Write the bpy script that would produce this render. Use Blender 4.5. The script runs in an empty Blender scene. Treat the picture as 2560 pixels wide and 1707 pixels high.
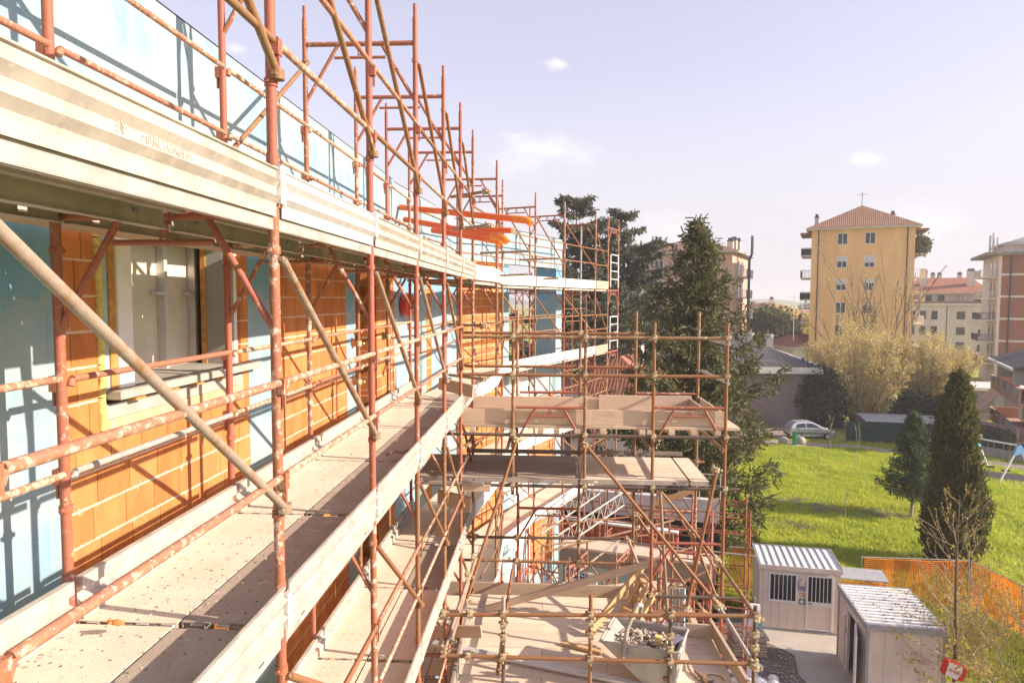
import bpy, math, random
import numpy as np
from mathutils import Vector, Matrix
R = math.radians
random.seed(7)
RNG = np.random.default_rng(11)
scene = bpy.context.scene
col = scene.collection

# ------------------------------------------------------------------ camera, sky, sun, exposure
# metres; the lens is at the origin, +Y runs along the facade, the park lies at z = G
G = -12.0
YAW, PITCH, ROLL = .056, .0623, .0036
fwd = Vector((-math.sin(YAW)*math.cos(PITCH), math.cos(YAW)*math.cos(PITCH), -math.sin(PITCH)))
r0 = Vector((math.cos(YAW), math.sin(YAW), 0)); u0 = r0.cross(fwd)
rt = r0*math.cos(ROLL)+u0*math.sin(ROLL); up = u0*math.cos(ROLL)-r0*math.sin(ROLL)
cd = bpy.data.cameras.new("camera"); cam = bpy.data.objects.new("camera", cd); col.objects.link(cam)
cam.matrix_world = Matrix(((rt.x, up.x, -fwd.x, 0), (rt.y, up.y, -fwd.y, 0), (rt.z, up.z, -fwd.z, 0), (0, 0, 0, 1)))
cd.sensor_width = 36; cd.lens = 36*1711/2560; cd.clip_start = .05; cd.clip_end = 5000
scene.camera = cam
SUN_EL, SUN_AZ = R(25), R(99.5)          # azimuth clockwise from +Y
to_sun = Vector((math.sin(SUN_AZ)*math.cos(SUN_EL), math.cos(SUN_AZ)*math.cos(SUN_EL), math.sin(SUN_EL)))
ld = bpy.data.lights.new("sun", 'SUN'); ld.energy = 4.1; ld.angle = R(.5); ld.color = (1, .85, .68)
lo = bpy.data.objects.new("sun", ld); col.objects.link(lo); lo.rotation_euler = to_sun.to_track_quat('Z', 'Y').to_euler()
scene.view_settings.view_transform = 'Standard'; scene.view_settings.look = 'None'
scene.view_settings.exposure = 1.2; scene.view_settings.gamma = 1
w = bpy.data.worlds.new("World"); scene.world = w; w.use_nodes = True

class NT:                                 # short-hand for building node trees
    def __init__(s, tree): s.t = tree
    def n(s, typ, props=None, **inp):
        nd = s.t.nodes.new(typ)
        for k, v in (props or {}).items(): setattr(nd, k, v)
        for k, v in inp.items():
            k = int(k[1:]) if k[0] == 'i' and k[1:].isdigit() else k.replace('_', ' ')
            if isinstance(v, bpy.types.NodeSocket): s.t.links.new(v, nd.inputs[k])
            else: nd.inputs[k].default_value = v
        return nd
    def ramp(s, fac, stops, interp='LINEAR'):
        nd = s.n('ShaderNodeValToRGB'); s.t.links.new(fac, nd.inputs[0]); cr = nd.color_ramp; cr.interpolation = interp
        while len(cr.elements) < len(stops): cr.elements.new(.5)
        for e, (p, c) in zip(cr.elements, stops):
            e.position = p; e.color = (c, c, c, 1) if isinstance(c, (int, float)) else (*c, 1)
        return nd.outputs[0]
    def mix(s, fac, a, b, mode='MIX'):
        nd = s.n('ShaderNodeMix', {'data_type': 'RGBA', 'blend_type': mode, 'clamp_factor': True})
        for k, v in ((0, fac), (6, a), (7, b)):
            if isinstance(v, bpy.types.NodeSocket): s.t.links.new(v, nd.inputs[k])
            else: nd.inputs[k].default_value = v if isinstance(v, (int, float)) else (*v, 1)
        return nd.outputs[2]
    def math(s, op, a, b=0.0):
        nd = s.n('ShaderNodeMath', {'operation': op})
        for k, v in ((0, a), (1, b)):
            if isinstance(v, bpy.types.NodeSocket): s.t.links.new(v, nd.inputs[k])
            else: nd.inputs[k].default_value = v
        return nd.outputs[0]
    def noise(s, vec, scale, detail=4, rough=.6):
        return s.n('ShaderNodeTexNoise', Vector=vec, Scale=scale, Detail=detail, Roughness=rough).outputs[0]
    def vmap(s, vec, sc=(1, 1, 1), loc=(0, 0, 0)):
        return s.n('ShaderNodeMapping', Vector=vec, Scale=sc, Location=loc).outputs[0]

nt = NT(w.node_tree); w.node_tree.nodes.clear()
sky = nt.n('ShaderNodeTexSky', {'sky_type': 'NISHITA', 'sun_disc': False, 'sun_elevation': SUN_EL, 'sun_rotation': SUN_AZ,
                                'air_density': 1.0, 'dust_density': 1.2, 'ozone_density': 1.5, 'altitude': 0})
hs = nt.n('ShaderNodeHueSaturation', Color=sky.outputs[0], Saturation=.40, Value=1.0)
tint = nt.mix(1.0, hs.outputs[0], (.63, .60, .78), 'MULTIPLY')
tc = nt.n('ShaderNodeTexCoord').outputs['Generated']
# pale haze that the lower sky has all round the horizon
sepz = nt.n('ShaderNodeSeparateXYZ', Vector=tc).outputs[2]
tint = nt.mix(nt.ramp(sepz, [(-.02, .97), (.10, .88), (.32, .40), (.70, .18)], 'EASE'), tint, (2.62, 2.50, 2.60))
# small fair-weather clouds: soft noise kept inside a few patches of the sky
def cdir(px, py):
    v = fwd*1711+rt*(px-1280)-up*(py-853.5); v.normalize(); return v
cl = None
wob = nt.noise(nt.vmap(tc, (1, 1, 2.2)), 14, 6, .62)
for px, py, rad, gain in ((1395, 160, .026, .75), (2160, 400, .036, 1.0), (1350, 380, .10, .55), (590, 125, .02, .5), (1120, 560, .12, .35), (2300, 560, .10, .35), (1650, 580, .09, .3)):
    d = nt.n('ShaderNodeVectorMath', {'operation': 'SUBTRACT'}); nt.t.links.new(tc, d.inputs[0]); d.inputs[1].default_value = cdir(px, py)
    m = nt.vmap(d.outputs[0], (1, 1, 2.0))
    ln = nt.n('ShaderNodeVectorMath', {'operation': 'LENGTH'}); nt.t.links.new(m, ln.inputs[0])
    fall = nt.math('SUBTRACT', 1.0, nt.math('DIVIDE', ln.outputs[1], rad))
    a = nt.math('MULTIPLY', nt.ramp(nt.math('ADD', nt.math('MULTIPLY', fall, .9), nt.math('MULTIPLY', nt.math('SUBTRACT', wob, .5), 1.9)), [(.15, 0.0), (1.0, 1.0)], 'EASE'), gain)
    cl = a if cl is None else nt.math('MAXIMUM', cl, a)
skyc = nt.mix(cl, tint, (3.5, 3.4, 3.35))
bg = nt.n('ShaderNodeBackground', Color=skyc, Strength=.15)
nt.t.links.new(bg.outputs[0], nt.n('ShaderNodeOutputWorld').inputs[0])

# ------------------------------------------------------------------ materials
MATS = {}
def new_mat(name):
    m = bpy.data.materials.new(name); m.use_nodes = True; t = NT(m.node_tree); m.node_tree.nodes.clear(); MATS[name] = m
    return m, t
def finish(t, colr, rough=.7, bump=None, bstr=.3, bdist=.01, metal=0.0, trans=None, spec=.3):
    p = t.n('ShaderNodeBsdfPrincipled')
    for k, v in (('Base Color', colr), ('Roughness', rough), ('Metallic', metal), ('Specular IOR Level', spec)):
        if isinstance(v, bpy.types.NodeSocket): t.t.links.new(v, p.inputs[k])
        else: p.inputs[k].default_value = (*v, 1) if isinstance(v, tuple) else v
    if bump is not None:
        b = t.n('ShaderNodeBump', Height=bump, Strength=bstr, Distance=bdist); t.t.links.new(b.outputs[0], p.inputs['Normal'])
    out = t.n('ShaderNodeOutputMaterial'); sh = p.outputs[0]
    if trans:
        tr = t.n('ShaderNodeBsdfTranslucent')
        if isinstance(colr, bpy.types.NodeSocket): t.t.links.new(colr, tr.inputs[0])
        else: tr.inputs[0].default_value = (*colr, 1)
        mx = t.n('ShaderNodeMixShader', i0=trans, i1=sh, i2=tr.outputs[0]); sh = mx.outputs[0]
    t.t.links.new(sh, out.inputs[0])
def simple(name, c, rough=.7, var=.25, scale=6, metal=0.0, bstr=.15, spec=.3, dirt=None):
    m, t = new_mat(name); oc = t.n('ShaderNodeTexCoord').outputs['Object']
    nz = t.noise(oc, scale, 5)
    k = t.ramp(nz, [(.3, 1-var), (.7, 1+var*.5)])
    cc = t.mix(1.0, c, k, 'MULTIPLY')
    if dirt: cc = t.mix(t.ramp(t.noise(oc, scale*2.7, 6, .7), [(.52, 0.0), (.66, .85)]), cc, dirt)
    finish(t, cc, rough, nz, bstr, .01, metal, spec=spec); return m
def pipe(name, paint, rust, splat, amount, scale=1.0, metal=0.0):
    m, t = new_mat(name); oc = t.n('ShaderNodeTexCoord').outputs['Object']
    rnd = t.n('ShaderNodeObjectInfo').outputs['Random']
    ov = t.n('ShaderNodeVectorMath', {'operation': 'ADD'}); t.t.links.new(oc, ov.inputs[0])
    cmb = t.n('ShaderNodeCombineXYZ', X=t.math('MULTIPLY', rnd, 37.0), Y=t.math('MULTIPLY', rnd, 11.0), Z=t.math('MULTIPLY', rnd, 23.0))
    t.t.links.new(cmb.outputs[0], ov.inputs[1]); v = ov.outputs[0]
    n1 = t.noise(v, 5*scale, 5, .65); n2 = t.noise(v, 16*scale, 6, .7); n3 = t.noise(v, 60, 3)
    sh = t.math('SUBTRACT', t.math('MULTIPLY', rnd, .28), .14)
    c = t.mix(t.ramp(t.math('ADD', n1, sh), [(.42, 0.0), (.62, 1.0)]), paint, rust)
    c = t.mix(1.0, c, t.ramp(n3, [(.2, .78), (.8, 1.15)]), 'MULTIPLY')
    amt = t.math('ADD', n2, t.math('MULTIPLY', t.math('SUBTRACT', rnd, .5), .16))
    c = t.mix(t.ramp(amt, [(amount-.02, 0.0), (amount+.07, .85)]), c, splat)
    finish(t, c, .58, n2, .35, .003, metal); return m
pipe('pipe_red', (.37, .118, .078), (.34, .135, .068), (.62, .50, .42), .60)
pipe('pipe_splattered', (.40, .16, .10), (.38, .20, .11), (.58, .44, .34), .53, 1.8)
pipe('pipe_brown', (.29, .125, .06), (.26, .15, .075), (.5, .41, .33), .63)
pipe('pipe_rusty_grey', (.32, .245, .19), (.29, .15, .07), (.45, .38, .31), .64, 2.6)
pipe('pipe_grey', (.42, .40, .37), (.36, .33, .30), (.6, .56, .5), .62)
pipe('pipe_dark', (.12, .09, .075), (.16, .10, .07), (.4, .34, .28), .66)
pipe('coupler_zinc', (.48, .39, .25), (.33, .22, .12), (.62, .55, .45), .6, 3)
simple('steel_board', (.45, .40, .345), .62, .28, 6, 0, .25, dirt=(.56, .49, .41))
simple('steel_bright', (.66, .65, .64), .42, .12, 9, .35, .1)
simple('steel_deck_under', (.46, .40, .365), .7, .3, 5, .1)
simple('dark_void', (.012, .011, .010), .9, .1)
simple('concrete_grey', (.40, .37, .33), .85, .22, 4, 0, .4)
simple('white_plaster', (.72, .69, .66), .8, .12, 3)
simple('white_frame', (.78, .78, .78), .5, .06, 8)
simple('foam_yellow', (.68, .52, .18), .9, .3, 30, 0, .8)
simple('foam_blue', (.36, .50, .52), .85, .15, 9)
simple('wood_orange', (.52, .26, .08), .7, .3, 20)
simple('orange_pvc', (.80, .145, .025), .32, .1, 3, 0, .03, spec=.5)
simple('orange_pvc_socket', (.86, .24, .03), .35, .1, 3, 0, .03, spec=.5)
simple('red_plastic', (.62, .07, .03), .4, .1)
simple('asphalt', (.06, .058, .056), .9, .3, 20)
simple('black_membrane', (.02, .022, .026), .6, .3, 5)
simple('plastic_white', (.80, .80, .78), .45, .12, 20, 0, .6)
simple('roof_sheet_shaded', (.47, .425, .37), .6, .25, 5, 0, .1, dirt=(.34, .29, .24))  # darker than the white ribs: shade between them is put into this colour
simple('net_orange', (.85, .26, .02), .5, .15, 4, 0, .0)
simple('glass_dark', (.028, .034, .042), .12, .35, 1.3, 0, .02, spec=.6)
simple('sign_blue', (.05, .12, .36), .5, .05)
simple('sign_green', (.03, .24, .12), .5, .05)
simple('sign_orange', (.70, .30, .12), .5, .05)
simple('sign_white', (.78, .76, .72), .5, .04)
simple('ink_black', (.03, .03, .03), .7, .1)
simple('bag_red', (.62, .035, .025), .5, .12, 12)
simple('rubble', (.50, .42, .35), .9, .35, 25, 0, .5)
simple('lilac_board', (.34, .29, .40), .8, .1)
simple('tree_bark', (.16, .12, .085), .9, .35, 14, 0, .6)
simple('pale_bark', (.40, .32, .22), .9, .35, 14, 0, .5)
simple('grey_sheet', (.36, .36, .37), .55, .15, 4)
simple('car_silver', (.50, .52, .56), .28, .05, 4, .35, .0, spec=.6)
simple('car_trim', (.025, .025, .027), .5, .1)
simple('rubber', (.02, .02, .02), .85, .1)
simple('alloy', (.5, .5, .5), .35, .1, 8, .6)
simple('swing_blue', (.16, .34, .58), .45, .1)
simple('twig_brown', (.22, .165, .085), .9, .2, 9)
simple('fence_screen', (.022, .05, .05), .75, .35, 1.2)
simple('bin_green', (.02, .20, .09), .5, .1)
simple('awning', (.62, .43, .38), .8, .1, 4)
simple('railing_dark', (.05, .05, .055), .6, .1)
simple('railing_pale', (.60, .58, .57), .6, .1)
simple('bottle_blue', (.25, .55, .75), .15, .1)

def grain(name, c1, c2, dirt):
    m, t = new_mat(name); uv = t.n('ShaderNodeTexCoord').outputs['UV']
    g = t.noise(t.vmap(uv, (1.2, 38, 1)), 2.2, 6, .65); kn = t.noise(t.vmap(uv, (2, 7, 1)), 1.6, 4)
    rnd = t.n('ShaderNodeObjectInfo').outputs['Random']
    c = t.mix(t.ramp(g, [(.33, 0.0), (.68, 1.0)]), c1, c2)
    c = t.mix(t.ramp(kn, [(.55, 0.0), (.72, .75)]), c, dirt)
    c = t.mix(1.0, c, t.ramp(rnd, [(0, .82), (1, 1.12)]), 'MULTIPLY')
    finish(t, c, .8, g, .35, .004); return m
grain('old_timber', (.62, .485, .36), (.52, .385, .275), (.42, .32, .235))
grain('new_timber', (.60, .42, .22), (.48, .30, .14), (.40, .24, .12))
grain('grey_timber', (.36, .31, .26), (.24, .20, .165), (.46, .40, .34))

def deckmat(name, base, dirt):
    m, t = new_mat(name); tc_ = t.n('ShaderNodeTexCoord'); oc = tc_.outputs['Object']
    n1 = t.noise(oc, 2.3, 6, .65); n2 = t.noise(oc, 42, 5, .75)
    vo = t.n('ShaderNodeTexVoronoi', {'feature': 'DISTANCE_TO_EDGE'}, Vector=oc, Scale=34)
    vo2 = t.n('ShaderNodeTexVoronoi', Vector=oc, Scale=26)
    c = t.mix(t.ramp(n1, [(.35, 0.0), (.7, 1.0)]), base, dirt)
    c = t.mix(t.ramp(n2, [(.60, 0.0), (.70, .7)]), c, (.22, .16, .12))
    c = t.mix(t.ramp(vo2.outputs['Distance'], [(.09, .8), (.13, 0.0)]), c, (.10, .08, .07))
    fr = t.n('ShaderNodeVectorMath', {'operation': 'FRACTION'}); t.t.links.new(t.vmap(oc, (10.5, 7.5, 0)), fr.inputs[0])      # punched drain holes
    sb = t.n('ShaderNodeVectorMath', {'operation': 'DISTANCE'}); t.t.links.new(fr.outputs[0], sb.inputs[0]); sb.inputs[1].default_value = (.5, .5, 0)
    hole = t.math('MULTIPLY', t.math('LESS_THAN', sb.outputs[1], .068), t.ramp(t.noise(oc, 3.1, 3), [(.44, 0.0), (.52, .85)]))
    c = t.mix(hole, c, (.06, .05, .045))
    c = t.mix(t.ramp(t.noise(oc, 9, 5, .7), [(.6, 0.0), (.72, .7)]), c, (.66, .58, .5))
    finish(t, c, .85, n2, .5, .006); return m
deckmat('deck_dusty', (.72, .61, .49), (.63, .51, .39))
grain('dusty_timber', (.74, .62, .49), (.66, .53, .40), (.50, .40, .30))
plain_ = simple('drywall', (.66, .59, .49), .9, .12, 3)
deckmat('deck_grey_shaded', (.40, .325, .265), (.33, .255, .20))  # darker deck for grey planks and for shade painted into the panels

def bluewall():
    m, t = new_mat('blue_plaster'); uv = t.n('ShaderNodeTexCoord').outputs['UV']
    streak = t.noise(t.vmap(uv, (3.2, .45, 1)), 1.6, 6, .62); blot = t.noise(t.vmap(uv, (.9, 1.2, 1)), 1.4, 5, .6)
    fine = t.noise(uv, 26, 5, .7); pits = t.n('ShaderNodeTexVoronoi', Vector=uv, Scale=17)
    c = t.mix(t.ramp(streak, [(.33, 0.0), (.66, 1.0)]), (.20, .34, .435), (.30, .395, .415))
    c = t.mix(t.ramp(blot, [(.40, 0.0), (.60, .85)]), c, (.345, .41, .405))
    # strong original paint left above an irregular worn edge
    sep = t.n('ShaderNodeSeparateXYZ', Vector=uv)
    hgt = t.math('ADD', sep.outputs[1], t.math('MULTIPLY', t.math('SUBTRACT', blot, .5), 1.9))
    patch = t.math('MULTIPLY', t.ramp(t.math('ADD', hgt, .5), [(.46, 0.0), (.52, 1.0)]), t.ramp(sep.outputs[1], [(.85, 1.0), (.95, 0.0)]))
    c = t.mix(t.math('MULTIPLY', patch, t.ramp(streak, [(.3, .85), (.7, .35)])), c, (.115, .34, .55))
    c = t.mix(t.ramp(fine, [(.62, 0.0), (.74, .5)]), c, (.27, .29, .275))
    c = t.mix(t.ramp(pits.outputs['Distance'], [(.05, .8), (.085, 0.0)]), c, (.12, .13, .13))
    br = t.n('ShaderNodeTexBrick', {'offset': 0.0}, Vector=uv, Color1=(1, 1, 1, 1), Color2=(1, 1, 1, 1), Mortar=(0, 0, 0, 1), Scale=1, Mortar_Size=.004, Brick_Width=.5, Row_Height=3.1)
    c = t.mix(t.math('MULTIPLY', t.math('SUBTRACT', 1.0, br.outputs[0]), .35), c, (.2, .25, .26))
    finish(t, c, .85, fine, .35, .006)
bluewall()
def brickmat(name, c1, c2, mort, w, h, ms, ribs, joint=None):
    m, t = new_mat(name); uv = t.n('ShaderNodeTexCoord').outputs['UV']; sep = t.n('ShaderNodeSeparateXYZ', Vector=uv); u, v = sep.outputs[0], sep.outputs[1]
    wob = t.noise(uv, 7, 5, .7); fine = t.noise(uv, 34, 4, .7)
    vr = t.math('DIVIDE', t.math('ADD', v, t.math('MULTIPLY', t.math('SUBTRACT', wob, .5), ms*1.2)), h); row = t.math('FLOOR', vr); fv = t.math('FRACT', vr)
    off = t.math('FRACT', t.math('MULTIPLY', t.math('SINE', t.math('MULTIPLY', row, 12.9898)), 437.585))
    if not ribs: off = t.math('MULTIPLY', t.math('MODULO', row, 2.0), .5)
    ur = t.math('ADD', t.math('DIVIDE', u, w), off); cell = t.math('FLOOR', ur); fu = t.math('FRACT', ur)
    cmb = t.n('ShaderNodeCombineXYZ', X=cell, Y=row); wn = t.n('ShaderNodeTexWhiteNoise', {'noise_dimensions': '2D'}, Vector=cmb.outputs[0]).outputs[0]
    c = t.mix(wn, c1, c2); hgt = t.math('ADD', 0.0, 1.0)
    if ribs:
        rb = t.math('SINE', t.math('MULTIPLY', u, 2*math.pi*ribs)); c = t.mix(t.ramp(rb, [(.0, .0), (.9, .25)]), c, (c1[0]*.6, c1[1]*.5, c1[2]*.5)); hgt = t.math('ADD', hgt, t.math('MULTIPLY', rb, .12))
    n1 = t.noise(t.vmap(uv, (2.5, 1, 1)), 2.5, 5, .65); c = t.mix(1.0, c, t.ramp(n1, [(.3, .76), (.7, 1.14)]), 'MULTIPLY')
    jm = t.math('LESS_THAN', fu, (ms if ribs else ms)/w*(.55 if ribs else 1)); c = t.mix(t.math('MULTIPLY', jm, .85), c, joint or mort)
    bed = t.math('LESS_THAN', fv, t.math('MULTIPLY', t.ramp(t.math('ADD', t.math('MULTIPLY', wob, .7), t.math('MULTIPLY', fine, .3)), [(.3, .25), (.7, 1.9)]), ms/h)); c = t.mix(t.math('MULTIPLY', bed, .9), c, mort)
    sm = t.noise(t.vmap(uv, (8, 3, 1)), 2.6, 6, .72); near = t.ramp(fv, [(.0, .16), (.25, .0), (.75, 0.0), (1.0, .10)]); c = t.mix(t.ramp(t.math('ADD', sm, near), [(.66, 0.0), (.76, .8)]), c, mort)
    hgt = t.math('SUBTRACT', hgt, t.math('MULTIPLY', jm, 1.0))
    finish(t, c, .85, hgt, .6, .008)
brickmat('brick_block', (.64, .25, .085), (.55, .185, .055), (.66, .52, .40), .31, .205, .012, 62, (.13, .04, .015))
brickmat('brick_dark', (.36, .095, .045), (.32, .08, .04), (.45, .36, .30), .25, .2, .010, 40)
brickmat('brick_pale', (.56, .36, .20), (.60, .42, .26), (.58, .48, .38), .19, .14, .012, 0)
brickmat('brick_facade', (.31, .12, .08), (.265, .10, .068), (.34, .2, .15), .5, .22, .018, 0)
def tiles(name, c1, c2, s=1.0):
    m, t = new_mat(name); uv = t.n('ShaderNodeTexCoord').outputs['UV']
    sep = t.n('ShaderNodeSeparateXYZ', Vector=uv)
    a = t.math('SINE', t.math('MULTIPLY', sep.outputs[0], 2*math.pi*4.2*s)); b = t.math('FRACT', t.math('MULTIPLY', sep.outputs[1], 2.9*s))
    n1 = t.noise(uv, 1.3, 5); n2 = t.noise(uv, 9, 4)
    c = t.mix(t.ramp(n2, [(.35, 0.0), (.65, 1.0)]), c1, c2)
    c = t.mix(1.0, c, t.ramp(n1, [(.3, .75), (.7, 1.15)]), 'MULTIPLY')
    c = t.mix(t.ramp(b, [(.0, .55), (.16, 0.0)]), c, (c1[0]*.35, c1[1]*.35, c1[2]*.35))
    finish(t, c, .85, t.math('ADD', a, b), .8, .03)
tiles('roof_tile', (.42, .17, .095), (.33, .14, .09)); tiles('roof_tile_brown', (.33, .185, .12), (.25, .145, .10)); tiles('roof_slate', (.12, .115, .12), (.10, .095, .10)); tiles('roof_grey', (.30, .27, .25), (.25, .23, .21))
def plaster(name, c):
    m, t = new_mat(name); oc = t.n('ShaderNodeTexCoord').outputs['Object']
    n1 = t.noise(t.vmap(oc, (.6, .6, .12)), 1.3, 6, .6); n2 = t.noise(oc, 3, 6, .7)
    cc = t.mix(1.0, c, t.ramp(n1, [(.3, .82), (.7, 1.06)]), 'MULTIPLY')
    cc = t.mix(1.0, cc, t.ramp(n2, [(.35, .92), (.65, 1.05)]), 'MULTIPLY')
    finish(t, cc, .9, n2, .1, .02)
for n_, c_ in (('wall_yellow', (.90, .545, .25)), ('wall_cream', (.68, .58, .50)), ('wall_pink', (.62, .37, .29)), ('wall_mauve', (.25, .195, .19)), ('wall_salmon', (.44, .265, .21)), ('cabin_cream', (.76, .66, .57)), ('wall_white', (.62, .59, .56)), ('stucco_grey', (.34, .32, .30)), ('eave_white', (.66, .62, .58))): plaster(n_, c_)
def foliage(name, c1, c2, c3, trans=.25, scale=1.2):
    m, t = new_mat(name); oc = t.n('ShaderNodeTexCoord').outputs['Object']
    at = t.n('ShaderNodeAttribute', {'attribute_name': 'var'}).outputs['Fac']
    c = t.mix(t.ramp(t.noise(oc, scale, 4), [(.36, 0.0), (.64, 1.0)]), c1, c2)
    c = t.mix(t.ramp(at, [(.55, 0.0), (1.0, 1.0)]), c, c3)
    finish(t, c, .7, None, trans=trans, spec=.2)
foliage('spruce_needles', (.09, .10, .038), (.125, .13, .048), (.18, .145, .07), .28)
foliage('cedar_needles', (.10, .112, .078), (.135, .145, .10), (.17, .16, .11), .22, .5)
foliage('fir_needles', (.052, .085, .038), (.075, .11, .045), (.11, .14, .06), .25)
foliage('cypress_leaf', (.08, .10, .028), (.11, .12, .035), (.20, .14, .045), .32, 2.2)
foliage('spring_leaf', (.56, .48, .15), (.60, .45, .18), (.68, .56, .22), .3, .5)
foliage('bud_leaf', (.42, .31, .06), (.36, .30, .06), (.52, .36, .09), .4, 2)
foliage('dark_leaf', (.03, .048, .022), (.045, .062, .026), (.09, .10, .05), .15)
foliage('mid_leaf', (.09, .12, .05), (.13, .14, .06), (.16, .15, .07), .25, .6)
foliage('grass_blade', (.36, .48, .035), (.50, .56, .055), (.62, .56, .15), .5, .33)
foliage('hedge_leaf', (.08, .13, .02), (.12, .17, .028), (.22, .2, .05), .35, 1)
def groundmat():
    m, t = new_mat('ground_turf'); oc = t.n('ShaderNodeTexCoord').outputs['Object']
    n1 = t.noise(oc, .35, 6, .65); n2 = t.noise(oc, 3.2, 6, .7)
    c = t.mix(t.ramp(n1, [(.35, 0.0), (.65, 1.0)]), (.26, .32, .045), (.34, .37, .07))
    c = t.mix(t.ramp(n2, [(.5, 0.0), (.66, .85)]), c, (.33, .26, .13))
    finish(t, c, .95, n2, .6, .05)
    m, t = new_mat('site_soil'); oc = t.n('ShaderNodeTexCoord').outputs['Object']
    n1 = t.noise(oc, .8, 6, .65); n2 = t.noise(oc, 7, 6, .75)
    c = t.mix(t.ramp(n1, [(.38, 0.0), (.62, 1.0)]), (.25, .20, .155), (.19, .155, .125))
    c = t.mix(t.ramp(n2, [(.5, 0.0), (.7, .8)]), c, (.36, .31, .26))
    finish(t, c, .95, n2, .9, .05)
    m, t = new_mat('site_concrete'); oc = t.n('ShaderNodeTexCoord').outputs['Object']
    n1 = t.noise(oc, .9, 6, .65); n2 = t.noise(oc, 14, 5, .7)
    c = t.mix(t.ramp(n1, [(.35, 0.0), (.65, 1.0)]), (.50, .45, .39), (.40, .355, .31))
    c = t.mix(t.ramp(n2, [(.62, 0.0), (.72, .5)]), c, (.27, .23, .19))
    finish(t, c, .9, n2, .3, .01)
    m, t = new_mat('path_paving'); oc = t.n('ShaderNodeTexCoord').outputs['Object']
    n1 = t.noise(oc, 1.2, 6, .65); c = t.mix(t.ramp(n1, [(.35, 0.0), (.65, 1.0)]), (.36, .29, .24), (.28, .225, .19))
    finish(t, c, .9, n1, .2, .02)
groundmat()
M = MATS

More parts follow.
